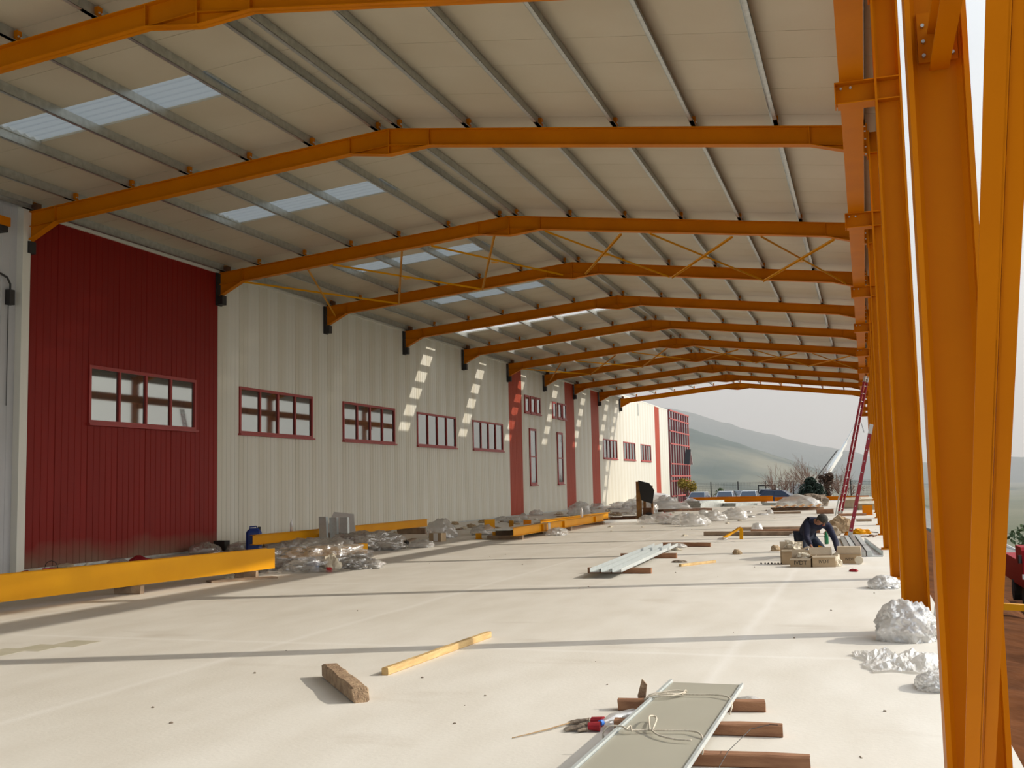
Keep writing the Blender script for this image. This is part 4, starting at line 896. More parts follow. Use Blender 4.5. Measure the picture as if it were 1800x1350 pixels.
# bottle, gloves, rag and cane left of the pack
t = bottle('bottle', 'empty clear water bottle with blue cap lying beside the sheet pack', (-1.54, 7.25, 0), .33, .046, see('clear_bottle_plastic', (.88, .90, .92), .50, .10, .62), BLUEC, 0., math.radians(238))
def glove(label, loc, rz, m1, m2, sc=1.):
    t = thing('glove', label, 'glove', loc, rz)
    bm = bmesh.new(); me = bpy.data.meshes.new('fabric'); vs = []; es = []; rr = []
    def ch(base, pts, rad):
        k = base
        for p, r_ in zip(pts, rad): vs.append(p); rr.append(r_); es.append((k, len(vs)-1)); k = len(vs)-1
    vs.append((0, 0, .022)); rr.append(.034); vs.append((-.05, 0, .024)); rr.append(.038); es.append((0, 1))
    for j, (dy, ln) in enumerate(((-.03, .07), (-.01, .085), (.012, .08), (.032, .06))): ch(1, [(-.09, dy, .024), (-.09-ln*.6, dy*1.5, .02), (-.09-ln, dy*1.8, .013)], [.014, .012, .009])
    ch(0, [(-.03, -.045, .02), (-.07, -.075, .016)], [.016, .011])
    me.from_pydata(vs, es, [])
    o = bpy.data.objects.new('fabric', me); C.objects.link(o); o.parent = t
    sk = o.modifiers.new('skin', 'SKIN'); ss = o.modifiers.new('sub', 'SUBSURF'); ss.levels = ss.render_levels = 2
    for i_, r_ in enumerate(rr): me.skin_vertices[0].data[i_].radius = (r_, r_*.7); me.skin_vertices[0].data[i_].use_root = (i_ == 0)
    me.materials.append(m1)
    MB().lathe((0, 0, 0), [(.036, 0), (.043, .05), (.048, .085)], 12).build('cuff', m2, t).matrix_local = Matrix.Translation((.0, 0, .034)) @ Matrix.Rotation(math.radians(90), 4, 'Y') @ Matrix.Diagonal((.7, 1, 1, 1))
    t.scale = (sc, sc, sc); return t
glove('dirty work glove with a red cuff nearest the bottle cap', (-1.785, 6.93, 0), .15, GLOVE, REDCL, .92)
glove('dirty work glove behind the first, its red cuff upright', (-1.80, 7.09, 0), -.12, GLOVE, REDCL, .95)
tag(MB((-2.2, 6.63, 0)).tube([(-2.2, 6.62, .006), (-2.12, 6.72, .012), (-2.03, 6.88, .014), (-1.93, 7.08, .02), (-1.80, 7.22, .012), (-1.70, 7.30, .008)], [.003, .004, .005, .005, .004, .003], 5).build('cane', STICK), 'thin dry cane lying behind the work gloves', 'cane')
tag(MB((-1.56, 7.66, 0)).prism([(0, 0), (.03, .02), (.05, .16), (.015, .20), (-.02, .08)], lambda u, v, k: (-1.60+u, 7.72+k, v), 0, .012).build('bark_chip', WOODO), 'curled bark chip standing at the far end of the sheet pack', 'bark')
tag(MB((-.75, 6.2, 0)).tube([(-.86, 5.98, .006), (-.80, 6.2, .10), (-.70, 6.45, .17), (-.60, 6.52, .185), (-.55, 6.5, .19)], .0022, 5).build('wire', DARK), 'thin curved wire by the nearest timber of the pack', 'wire')
crumple('pebble', 'small reddish pebble between the middle and nearest timbers', (-.72, 6.45, 0), (.035, .03, .03), WOODR, 70, None, 'stone', 2)
crumple('scrap', 'white plastic wisp under the far right corner of the pack', (-.88, 8.05, 0), (.16, .2, .05), FILMW, 71, None, 'plastic film', 3)
tag(MB((-.95, 5.98, 0)).cyl((-.92, 6.27, .012), (-.90, 6.28, .013), .012, 8).build('plastic_disc', BLUEC), 'tiny blue plastic disc at the right edge of the pack', 'bottle cap')
# --- plastic at the feet of the columns
def wrap(label, c, size, seed, mtl=FILM): return crumple('plastic_wrap', label, c, size, mtl, seed, None, 'plastic film', 5, .28)
wrap('clear film collar around the foot of the second nearest column, left side', (.30, 11.42, 0), (.62, .62, .40), 81, FILMW)
sheet('plastic_sheet', 'spread white film on the floor before the second nearest column', (.23, 9.95, 0), (.72, .95), FILMW, 83, .2, .085)
wrap('small white film scrap nearest the big column at right', (.40, 8.85, 0), (.26, .42, .13), 84, FILMW)
wrap('clear film bundle at the foot of the third nearest column', (.17, 16.6, 0), (.48, .55, .19), 85, FILMW)
wrap('clear film hanging right of the second nearest column foot', (.66, 11.62, 0), (.13, .40, .62), 86, FILMW)
# --- kneeling worker's surroundings
def text(body, size, loc, rot, m_, parent, name='lettering'):
    cu = bpy.data.curves.new(name, 'FONT'); cu.body = body; cu.size = size; cu.align_x = 'CENTER'; cu.align_y = 'CENTER'; cu.extrude = .0006; cu.materials.append(m_)
    q = bpy.data.objects.new(name, cu); C.objects.link(q); bpy.context.view_layer.update()
    me = bpy.data.meshes.new_from_object(q.evaluated_get(bpy.context.evaluated_depsgraph_get())); bpy.data.objects.remove(q)
    if not me.materials: me.materials.append(m_)
    o = bpy.data.objects.new(name, me); C.objects.link(o); o.parent = parent; o.location = loc; o.rotation_euler = rot; return o
def carton(label, loc, rz, a, b, h, mtl, words=None, ts=.1, open_=True, tilt=None):
    t = thing('carton', label, 'carton', loc, rz); th = .012; m = MB()
    m.box(-a/2, a/2, -b/2, -b/2+th, 0, h); m.box(-a/2, a/2, b/2-th, b/2, 0, h); m.box(-a/2, -a/2+th, -b/2+th, b/2-th, 0, h); m.box(a/2-th, a/2, -b/2+th, b/2-th, 0, h); m.box(-a/2+th, a/2-th, -b/2+th, b/2-th, 0, th)
    if not open_: m.box(-a/2, a/2, -b/2, b/2, h, h+th)
    m.build('box', mtl, t)
    if open_:
        MB().prism([(-a/2, 0), (a/2, 0), (a/2, .008), (-a/2, .008)], lambda u, v, k: (u, b/2+k*.35, h+k*.9+v), 0, .14).build('flap', CARDL, t)
        MB().prism([(-b/2, 0), (b/2, 0), (b/2, .008), (-b/2, .008)], lambda u, v, k: (a/2+k*.7, u, h+k*.35+v), 0, .12).build('flap', CARDL, t)
        MB().prism([(-a/2, 0), (a/2, 0), (a/2, .008), (-a/2, .008)], lambda u, v, k: (u, -b/2-k*.5, h-k*.6+v), 0, .05).build('flap', CARDL, t)
    if words: text(words, ts, (0, -b/2-.002, h*.5), (math.radians(90), 0, 0), INK, t)
    return t
carton('opened carton lettered IVDT at the front left of the worker', (-1.19, 20.35, 0), -.05, .36, .26, .155, CARD, 'IVDT', .105)
carton('opened taller carton behind the lettered one, left of the worker', (-1.38, 21.0, 0), .15, .42, .30, .27, CARD)
t = carton('torn tipped carton lettered IVDT right of the front left carton', (-.82, 20.38, 0), .22, .40, .28, .20, CARD, 'IVDT', .085)
carton('flat closed carton at right of the worker, under the grey box', (-.36, 21.25, 0), -.03, .40, .30, .16, CARD, 'IVDT', .07, False)
carton('grey-beige box on top of the flat carton', (-.37, 21.26, .173), -.03, .42, .26, .12, CARDL, None, .1, False)
crumple('paper_scrap', 'torn pale carton scraps right of the tipped carton', (-.60, 20.5, 0), (.24, .30, .24), PAPER, 91, None, 'paper', 3, .55)
crumple('paper_scrap', 'crumpled pale paper sticking up from the taller carton', (-1.36, 21.0, .275), (.34, .24, .17), PAPER, 92, None, 'paper', 3, .6)
crumple('paper_scrap', 'pale wrapping on top of the front left carton', (-1.16, 20.40, .158), (.30, .22, .10), PAPER, 94, None, 'paper', 3, .6)
tag(MB((-.84, 20.75, 0)).prism([(-.12, 0), (.14, 0), (.02, .34), (-.05, .36)], lambda u, v, k: (-.84+u, 20.68+k-v*.1, v), 0, .02).build('yellow_folder', YELLOW), 'yellow sheet standing between the cartons in front of the worker', 'sheet')
t = thing('tape_roll', 'roll of tape lying against the flat carton', 'tape roll', (-.20, 20.98, 0)); MB().lathe((0, 0, 0), [(.075, 0), (.075, .06)], 14).build('roll', PAPER, t).matrix_local = Matrix.Translation((0, 0, .076)) @ Matrix.Rotation(math.radians(90), 4, 'X')
crumple('scrap', 'reddish torn scrap on the floor in front of the tape roll', (-.28, 19.35, 0), (.20, .12, .05), REDCL, 96, None, 'scrap', 3)
for i, x in enumerate((-1.95, -1.88, -1.82, -1.76, -1.70, -1.64, -1.58)):
    crumple('screw', 'small dark fastener in the row left of the lettered carton', (x, 20.9+.03*(i % 2), 0), (.035, .03, .035), DARK, 97+i, 'row of fasteners on the floor', 'fastener', 1)
# big brown sack-like carton behind the worker, green bottle, tools
t = crumple('brown_sack', 'bulky brown paper sack standing behind the worker at right', (-.75, 32.6, 0), (.75, .45, .52), CARD, 120, None, 'paper sack', 4, .22); t.rotation_euler = (0, 0, .05)
crumple('grey_sack', 'grey crumpled sack between the worker and the brown sack', (-.95, 31.0, 0), (.5, .4, .28), CARDL, 121, None, 'sack', 3, .4)
bottle('bottle', 'green glass bottle standing behind the worker under his arm', (-.98, 27.2, 0), .30, .05, GREENB, GREENB)
crumple('yellow_bag', 'yellow bag on the floor between the ladder and the columns', (-.22, 31.9, 0), (.60, .4, .16), YELLOW, 122, None, 'bag', 3, .5)
crumple('orange_scrap', 'small orange scrap beside the brown sack', (-.55, 30.9, 0), (.22, .2, .13), ORANGE, 123, None, 'scrap', 3)
tag(MB((-.1, 30.4, 0)).tube([(-.25, 30.2, .012), (-.1, 30.5, .02), (0, 30.2, .012), (.10, 30.8, .03), (.0, 31.0, .02), (.14, 30.4, .015), (.2, 30.9, .02), (.1, 30.1, .015)], .012, 5).build('cable', RUST), 'tangled brown cable on the floor by the columns', 'cable')
tag(MB((-.3, 34.0, 0)).tube([(-.42, 33.9, .012), (-.1, 33.2, .014), (.25, 32.4, .012)], .012, 5).build('rod', GALV), 'thin grey rod lying on the floor behind the ladder foot', 'rod')
t = thing('sheet_pack', 'pack of grey ribbed sheets lying on the floor right of the worker', 'sheet stack', (-.3, 26.5, 0))
for i, (xa, xb, z) in enumerate(((-.42, -.72, .02), (-.30, -.62, .035), (-.18, -.50, .05), (-.06, -.36, .06))):
    m = MB(t.location); slanted(m, xa, xa+.10, xb, xb+.10, 22.9, 29.6, 0, z+.05); m.build('ribbed_sheet', GALV if i % 2 == 0 else GALV2, t)
m = MB(t.location); slanted(m, .04, .24, -.30, -.10, 22.9, 28.2, 0, .02); m.build('flat_sheet', GALV2, t)
m = MB(t.location); slanted(m, .22, .25, -.12, -.09, 23.1, 28.0, 0, .10); m.build('upturned_edge', GALV, t)

# --- ladders leaning on the columns
def ladder(name, label, foot, top, wd, n_, rx):
    """foot and top: centre points; rails either side along Y-X plane, rungs between"""
    f_ = Vector(foot); p_ = Vector(top); t = thing(name, label, 'ladder', foot); d = (p_-f_).normalized(); r = Vector((rx, 1, 0)).normalized()
    nrm = d.cross(r).normalized()
    for s_ in (-1, 1):
        m = MB(t.location); m.bar(f_+r*s_*wd/2, p_+r*s_*wd/2, .032, .085, nrm); m.build('rail', LADR, t)
    for k in range(n_):
        c = f_+(p_-f_)*((k+.7)/n_); m = MB(t.location); m.cyl(c-r*(wd/2+.02), c+r*(wd/2+.02), .016, 8); m.build('rung', GALV, t)
    for s_ in (-1, 1):
        m = MB(t.location); m.bar(f_+r*s_*wd/2-d*.0, f_+r*s_*wd/2+d*.14, .05, .10, nrm); m.build('foot', ALU, t)
        m = MB(t.location); m.bar(p_+r*s_*wd/2-d*.25, p_+r*s_*wd/2, .05, .09, nrm); m.build('top_cap', ALU, t)
    return t
ladder('ladder', 'tall red extension ladder leaning against the far columns', (-1.12, 47.6, .05), (.22, 47.6, 5.8), .42, 18, .28)
t = tag(MB((-1.2, 47.3, 0)).bar((-1.30, 47.0, .0), (-.82, 47.0, 1.95), .05, .10, (0, 1, 0)).build('ladder_base_section', GALV), 'bare aluminium lower section beside the tall red ladder', 'ladder section')
ladder('ladder', 'shorter red ladder standing nearer, right of the tall one', (-.48, 29.7, .05), (.20, 29.75, 2.95), .36, 10, .02)

# ================================================================ the kneeling worker
def skin(name, vs, es, rr, mtl, parent, lv=2, squash=None):
    me = bpy.data.meshes.new(name); o_ = parent.location; me.from_pydata([Vector(v)-o_ for v in vs], es, []); me.materials.append(mtl)
    o = bpy.data.objects.new(name, me); C.objects.link(o); o.parent = parent
    sk = o.modifiers.new('skin', 'SKIN'); sk.use_smooth_shade = True
    sb = o.modifiers.new('sub', 'SUBSURF'); sb.levels = sb.render_levels = lv
    for i, r in enumerate(rr):
        me.skin_vertices[0].data[i].radius = r if isinstance(r, tuple) else (r, r); me.skin_vertices[0].data[i].use_root = (i == 0)
    return o
class SK:
    def __init__(s): s.v = []; s.e = []; s.r = []
    def root(s, p, r): s.v.append(Vector(p)); s.r.append(r); return len(s.v)-1
    def chain(s, k, pts, rad):
        for p, r in zip(pts, rad): s.v.append(Vector(p)); s.r.append(r); s.e.append((k, len(s.v)-1)); k = len(s.v)-1
        return k
W = thing('person', 'man in a navy jacket and dark jeans kneeling bent over the cartons', 'person', (-1.2, 23.0, 0))
pel, bel, che, nkb = (-1.25, 23.15, .40), (-1.20, 22.98, .54), (-1.09, 22.76, .67), (-.99, 22.58, .72)
nk, hd0, hd1 = (-.94, 22.50, .735), (-.90, 22.43, .745), (-.855, 22.36, .755)
shL, elL, wrL = (-1.18, 22.58, .69), (-1.18, 22.20, .42), (-1.08, 21.93, .265)
shR, elR, wrR = (-.78, 22.72, .63), (-.64, 22.50, .34), (-.60, 22.12, .145)
hL, kL, aL = (-1.31, 23.06, .37), (-1.26, 22.66, .085), (-1.34, 23.08, .08)
hR, kR, aR = (-1.14, 23.22, .37), (-.87, 22.90, .085), (-1.06, 23.28, .08)
b = SK(); k0 = b.root(pel, .11); k1 = b.chain(k0, [bel, che, nkb], [.11, .125, .085])
kh = b.chain(k1, [nk, hd0, hd1, (-.835, 22.33, .765)], [.055, .085, .098, .07])
fd = Vector((.38, -.60, -.70)).normalized(); hc_ = Vector((-.87, 22.385, .75)); sd_ = fd.cross(Vector((0, 0, 1))).normalized(); ud_ = sd_.cross(fd)
def hand(b, k, wr, aim, side):
    aim = Vector(aim).normalized(); s_ = aim.cross(Vector((0, 0, 1))).normalized(); dn = Vector((0, 0, -1))
    wr = Vector(wr); pc = wr+aim*.055; kp = b.chain(k, [wr, pc], [.026, (.036, .024)])
    for j, (o_, ln) in enumerate(((-.030, .062), (-.011, .076), (.010, .072), (.029, .056))):
        base = pc+aim*.035+s_*o_
        b.chain(kp, [base, base+aim*ln*.55+dn*.012, base+aim*ln*.75+dn*.045], [.0105, .0095, .008])
    b.chain(kp, [pc+s_*side*.042+aim*.0, pc+s_*side*.055+aim*.035+dn*.015, pc+s_*side*.045+aim*.065+dn*.03], [.012, .011, .009])
k = b.chain(k1, [Vector(shL)*.5+Vector(nkb)*.5, shL, elL], [.07, .05, .036]); hand(b, k, wrL, (.25, -.9, -.35), 1)
k = b.chain(k1, [Vector(shR)*.5+Vector(nkb)*.5, shR, elR], [.07, .05, .036]); hand(b, k, wrR, (.12, -.9, -.30), -1)
b.chain(k0, [hL, kL, aL], [.08, .05, .035]); b.chain(k0, [hR, kR, aR], [.08, .05, .035])
body = skin('body', b.v, b.e, b.r, SKIN, W)
# face
def blob(name, c, r, mtl, sx_=1, par=None, sub=2):
    bm = bmesh.new(); bmesh.ops.create_icosphere(bm, subdivisions=sub, radius=1); me = bpy.data.meshes.new(name)
    for v in bm.verts: v.co = Vector(c)+sd_*v.co.x*r[0]+fd*v.co.y*r[1]+ud_*v.co.z*r[2]-W.location
    bm.to_mesh(me); bm.free(); me.materials.append(mtl); me.polygons.foreach_set('use_smooth', [True]*len(me.polygons))
    o = bpy.data.objects.new(name, me); C.objects.link(o); o.parent = W; return o
blob('nose', hc_+fd*.104-ud_*.010, (.016, .022, .024), SKIN)
for s_ in (-1, 1):
    blob('ear', hc_+sd_*s_*.094-fd*.005, (.012, .022, .032), SKIN); blob('eye', hc_+sd_*s_*.034+fd*.093+ud_*.018, (.013, .010, .009), DARK)
blob('mouth', hc_+fd*.096-ud_*.045, (.026, .010, .007), BANDRED)
bm = bmesh.new(); bmesh.ops.create_uvsphere(bm, u_segments=20, v_segments=14, radius=1)
dl = [v for v in bm.verts if (v.co.z < .10 and v.co.y > .15) or (v.co.z < -.45)]
bmesh.ops.delete(bm, geom=dl, context='VERTS')
for v in bm.verts: v.co = hc_-fd*.006+ud_*.012+sd_*v.co.x*.106+fd*v.co.y*.112+ud_*v.co.z*.112-W.location
me = bpy.data.meshes.new('hair'); bm.to_mesh(me); bm.free(); me.materials.append(HAIR)
o = bpy.data.objects.new('hair', me); C.objects.link(o); o.parent = W; sm = o.modifiers.new('s', 'SOLIDIFY'); sm.thickness = .012; sm.offset = 0
# jacket, jeans, shoes
j = SK(); k0 = j.root((-1.235, 23.10, .45), (.165, .15)); k1 = j.chain(k0, [bel, che, nkb], [(.165, .15), (.19, .155), (.12, .11)]); j.chain(k1, [(-.965, 22.53, .725)], [.075])
for sh, el, wr in ((shL, elL, wrL), (shR, elR, wrR)):
    m_ = Vector(sh)*.5+Vector(nkb)*.5; j.chain(k1, [m_, sh, Vector(sh).lerp(Vector(el), .5), el, Vector(el).lerp(Vector(wr), .5), Vector(el).lerp(Vector(wr), .92)], [.11, .088, .074, .064, .056, .047])
skin('jacket', j.v, j.e, j.r, JACKET, W)
j = SK(); k0 = j.root((-1.255, 23.16, .39), (.165, .155))
for h_, kn, an in ((hL, kL, aL), (hR, kR, aR)):
    j.chain(k0, [h_, Vector(h_).lerp(Vector(kn), .5), kn, Vector(kn).lerp(Vector(an), .45), an], [.125, .105, .083, .078, .062])
skin('jeans', j.v, j.e, j.r, JEANS, W)
for an, d_ in ((aL, Vector((-.1, .95, 0)).normalized()), (aR, Vector((-.25, .9, 0)).normalized())):
    j = SK(); a_ = Vector(an); k0 = j.root(a_+Vector((0, 0, -.01)), .05); j.chain(k0, [a_+d_*.09+Vector((0, 0, -.03)), a_+d_*.20+Vector((0, 0, -.045)), a_+d_*.25+Vector((0, 0, -.05))], [.048, (.046, .034), (.035, .025)])
    skin('shoe', j.v, j.e, j.r, SHOE, W)
# ================================================================ beyond the hall
# red steel lattice past the end of the wall
t = thing('steel_lattice', 'tall red steel grid frame past the far end of the wall', 'steel frame', (XW, 96.3, -.9))
m0 = Vector(t.location); ya, yb = 96.3, 107.3
REDST = mat('red_lattice_paint', (.42, .07, .06), .5); REDSD = mat('dark_red_lattice_paint', (.20, .04, .045), .5)
for i in range(9):
    y = ya+(yb-ya)*i/8; MB(m0).box(XW-.07, XW+.07, y-.055, y+.055, -.95, 7.95).build('upright', REDSD if i < 8 else REDST, t)
for z in (7.9, 7.15, 6.05, 4.9, 3.1, 2.0, 1.55, .2, -.45): MB(m0).box(XW+.07, XW+.13, ya, yb, z-.06, z+.06).build('rail', REDST, t)
for i in range(14):
    y = ya+.3+(yb-ya-.5)*i/13; MB(m0).box(XW+.02, XW+.06, y-.03, y+.03, -.45, .2).build('baluster', REDSD, t)
t = thing('canopy', 'dark little gabled canopy with a pale edge on the red grid', 'canopy', (XW+.5, 105.4, 3.1))
MB(t.location).prism([(0, 0), (.12, 0), (1.0, 1.3), (.9, 1.45)], lambda u, v, k: (XW+.12+k, 103.4+u*1.3, 3.1+v), 0, .5).build('roof_slope', DARK, t)
MB(t.location).prism([(0, 0), (-.12, 0), (-1.0, 1.3), (-.9, 1.45)], lambda u, v, k: (XW+.12+k, 105.8+u*1.3, 3.1+v), 0, .5).build('roof_slope', ALU, t)
# cars
def car(label, loc, rz, paint, dark=False, sc=1.):
    t = thing('car', label, 'car', loc, rz); hw = .84
    prof = [(-2.05, .28), (-2.10, .55), (-2.02, .86), (-1.3, .94), (1.0, .93), (1.85, .78), (2.08, .58), (2.08, .28)]
    m = MB(); secs = ((-hw, .93), (-hw*.93, 1), (hw*.93, 1), (hw, .93)); vs = []
    for yy, s_ in secs: vs += [(x*s_, yy, .28+(z-.28)*s_) for x, z in prof]
    m.add(vs, [(i*8+k, i*8+(k+1) % 8, (i+1)*8+(k+1) % 8, (i+1)*8+k) for i in range(3) for k in range(8)]+[tuple(range(7, -1, -1)), tuple(range(24, 32))]); m.build('body', paint, t)
    c = [(-1.75, .90), (1.05, .90), (.28, 1.42), (-1.25, 1.44)]
    def cab(m, s0, s1, k0=1., k1=1.): return m.add([(x, y*(s0 if z < 1 else s1), z) for y in (-1, 1) for x, z in c], [(0, 1, 2, 3), (7, 6, 5, 4), (0, 4, 5, 1), (1, 5, 6, 2), (2, 6, 7, 3), (3, 7, 4, 0)])
    cab(MB(), .76, .60).build('cabin', paint, t)
    def quad(nm_, p): 
        n_ = (Vector(p[1])-Vector(p[0])).cross(Vector(p[3])-Vector(p[0])).normalized()*.012
        MB().add([Vector(q)+n_ for q in p]+[Vector(q)-n_ for q in p], [(0, 1, 2, 3), (7, 6, 5, 4), (0, 4, 5, 1), (1, 5, 6, 2), (2, 6, 7, 3), (3, 7, 4, 0)]).build(nm_, CARGL, t)
    quad('windscreen', [(.98, -.68, .96), (.98, .68, .96), (.36, .56, 1.38), (.36, -.56, 1.38)]); quad('rear_window', [(-1.66, -.68, .98), (-1.66, .68, .98), (-1.31, .56, 1.38), (-1.31, -.56, 1.38)])
    for s_ in (-1, 1):
        quad('side_window', [(-1.45, s_*.752, .95), (-.42, s_*.752, .95), (-.42, s_*.620, 1.38), (-1.14, s_*.620, 1.38)]); quad('side_window', [(-.34, s_*.752, .95), (.86, s_*.752, .95), (.26, s_*.620, 1.38), (-.34, s_*.620, 1.38)])
        for x in (-1.3, 1.32): MB().cyl((x, s_*.66, .31), (x, s_*.86, .31), .31, 16).build('wheel', TYRE, t)
        MB().box(2.0, 2.09, s_*.62-.14, s_*.62+.14, .58, .70).build('headlamp', ALU, t); MB().box(-2.12, -2.03, s_*.64-.12, s_*.64+.12, .68, .84).build('tail_lamp', REDPL, t)
        MB().box(.82, .95, s_*.86-.08, s_*.86+.08, .93, 1.04).build('mirror', paint, t)
    MB().box(2.02, 2.12, -.26, .26, .40, .51).build('number_plate', WHITE, t)
    return t
SIL = mat('silver_car_paint', (.42, .44, .46), .3, .5); DBL = mat('dark_blue_car_paint', (.03, .04, .08), .3, .2); LSL = mat('pale_silver_car_paint', (.55, .57, .58), .3, .4); GRN = mat('grey_green_car_paint', (.12, .15, .15), .3, .3)
PZ = -.87
car('silver car with a blue-tinted windscreen, leftmost in the car park', (-13.9, 94.5, PZ), math.radians(-92), SIL)
car('pale silver estate car, second from the left behind the orange beam', (-11.9, 97.0, PZ), math.radians(-88), LSL)
car('dark grey-green car standing behind the second silver car', (-11.4, 102.5, PZ), math.radians(-50), GRN)
car('pale silver car in the middle, behind the orange beam', (-9.9, 97.5, PZ), math.radians(-90), LSL)
car('dark blue car seen from the side near the dark bush', (-7.1, 96.5, PZ), math.radians(-12), DBL)
car('silver car farther back behind the dark blue one', (-8.6, 108.8, PZ), math.radians(-10), SIL)
# fence and goal frame
t = thing('mesh_fence', 'dark mesh fence with posts behind the parked cars', 'fence', (-10, 112.5, -1.1))
for i in range(8):
    x = -18.0+i*2.75; MB(t.location).box(x-.05, x+.05, 112.45, 112.55, -1.2, 1.35).build('post', DARK, t)
m = MB(t.location)
for i in range(170): x = -18.0+i*.115; m.box(x-.006, x+.006, 112.495, 112.505, -1.0, 1.25)
for i in range(16): z = -1.0+i*.15; m.box(-18, 1.5, 112.49, 112.51, z-.006, z+.006)
tag(m.build('wire_mesh', DARK, t), None, None, None, 'stuff')
t = thing('goal_frame', 'black square pipe frame like a small goal behind the cars', 'goal frame', (-9.2, 108.0, -.9))
for x in (-10.05, -8.45): MB(t.location).cyl((x, 108, -.9), (x, 108, .92), .05, 8).build('post', DARK, t)
MB(t.location).cyl((-10.1, 108, .92), (-8.4, 108, .92), .05, 8).build('crossbar', DARK, t)
# trees and bushes
def leafmass(m, c, rad, n_, s_, R):
    for _ in range(n_):
        d = Vector((R.gauss(0, 1), R.gauss(0, 1), R.gauss(0, 1))).normalized()*(R.random()**.4); p = Vector(c)+Vector((d.x*rad[0], d.y*rad[1], d.z*rad[2]))
        a = Vector((R.gauss(0, 1), R.gauss(0, 1), R.gauss(0, 1))).normalized(); b_ = a.cross(Vector((R.gauss(0, 1), R.gauss(0, 1), 1))).normalized(); q = s_*R.uniform(.6, 1.3)
        m.add([p-a*q, p+b_*q*.6, p+a*q, p-b_*q*.6], [(0, 1, 2, 3)])
def tree(label, loc, h, lobes, lmat, n_, s_, seed, cat='tree', r=.09, name='tree'):
    t = thing(name, label, cat, loc); R_ = random.Random(seed); L_ = Vector(loc)
    m = MB(); m.tube([(0, 0, 0), (.03, .02, h*.4), (-.02, 0, h*.75)], [r, r*.8, r*.4], 7)
    for (c, rad) in lobes: m.tube([(0, 0, h*.38), Vector(c)*.7+Vector((0, 0, h*.1)), c], [r*.5, r*.35, r*.15], 5)
    m.build('trunk', BARK, t); m = MB()
    for (c, rad) in lobes: leafmass(m, c, rad, n_, s_, R_)
    tag(m.build('foliage', lmat, t), None, None, None, 'stuff'); return t
tree('small yellow-leaved tree just right of the red grid', (-15.6, 99.0, PZ), 2.2, [((0, 0, 2.0), (.9, .8, .62)), ((.45, .1, 1.8), (.5, .5, .4)), ((-.4, 0, 2.2), (.5, .5, .45))], LEAFY, 420, .09, 1)
tree('olive-leaved tree seen through the red grid', (-20.5, 109.5, PZ), 2.6, [((0, 0, 2.0), (1.2, .9, .9)), ((.7, 0, 1.6), (.8, .7, .6))], LEAFY, 420, .10, 2)
tree('little green shrub standing between the first two cars', (-13.0, 101.0, PZ), 1.3, [((0, 0, .8), (.55, .5, .8)), ((.2, 0, 1.3), (.3, .3, .4))], LEAFG, 380, .08, 3, 'shrub', .04, 'shrub')
tree('dense dark green conifer bush left of the ladders', (-4.75, 99.0, PZ), 2.2, [((0, 0, 1.1), (1.0, .9, 1.25)), ((.45, 0, .9), (.95, .8, 1.0)), ((-.35, 0, .8), (.8, .8, .9)), ((.05, 0, 2.0), (.5, .5, .55)), ((.6, .1, 1.5), (.5, .5, .5))], LEAFD, 950, .11, 4, 'bush', .09, 'conifer_bush')
tree('pillar overgrown with brown ivy, right of the dark bush', (-3.35, 100.5, PZ), 3.0, [((0, 0, .7), (.42, .42, .9)), ((.1, 0, 1.7), (.48, .45, .95)), ((-.3, 0, 2.3), (.5, .4, .5)), ((.25, 0, 2.5), (.35, .35, .4))], LEAFB, 520, .08, 5, 'shrub', .16, 'ivy_pillar')
def bare(label, loc, h, n_, spread, seed):
    t = thing('bare_shrub', label, 'shrub', loc); R_ = random.Random(seed); m = MB()
    def br_(p, d, ln, r_, lv):
        q = p+d*ln; m.tube([p, p.lerp(q, .5)+Vector((R_.uniform(-.05, .05), R_.uniform(-.05, .05), 0)), q], [r_, r_*.8, r_*.55], 4, False)
        if lv:
            for _ in range(3):
                nd = (d+Vector((R_.gauss(0, .42), R_.gauss(0, .42), R_.uniform(-.1, .35)))).normalized(); br_(p.lerp(q, R_.uniform(.5, 1)), nd, ln*R_.uniform(.5, .8), r_*.55, lv-1)
    for _ in range(n_):
        a = R_.uniform(0, 6.28); d = Vector((math.cos(a)*spread, math.sin(a)*spread, 1)).normalized(); br_(Vector((math.cos(a)*.1, math.sin(a)*.1, 0)), d, h*R_.uniform(.4, .55), .045, 3)
    m.build('branches', TWIG, t); m2 = MB(); leafmass(m2, (0, 0, h*.45), (h*.55, h*.5, h*.28), 260, .06, R_); tag(m2.build('dry_leaves', LEAFB, t), None, None, None, 'stuff'); return t
bare('bare reddish twiggy shrub left of the dark bush', (-7.4, 103.0, PZ-.03), 3.5, 12, .55, 8)
bare('bare twiggy shrub behind the dark bush under the crane arm', (-4.7, 105.8, PZ-.03), 4.3, 13, .5, 9)
bare('bare twiggy shrub right of the ivy pillar', (-1.9, 104.5, PZ-.03), 3.4, 10, .6, 10)
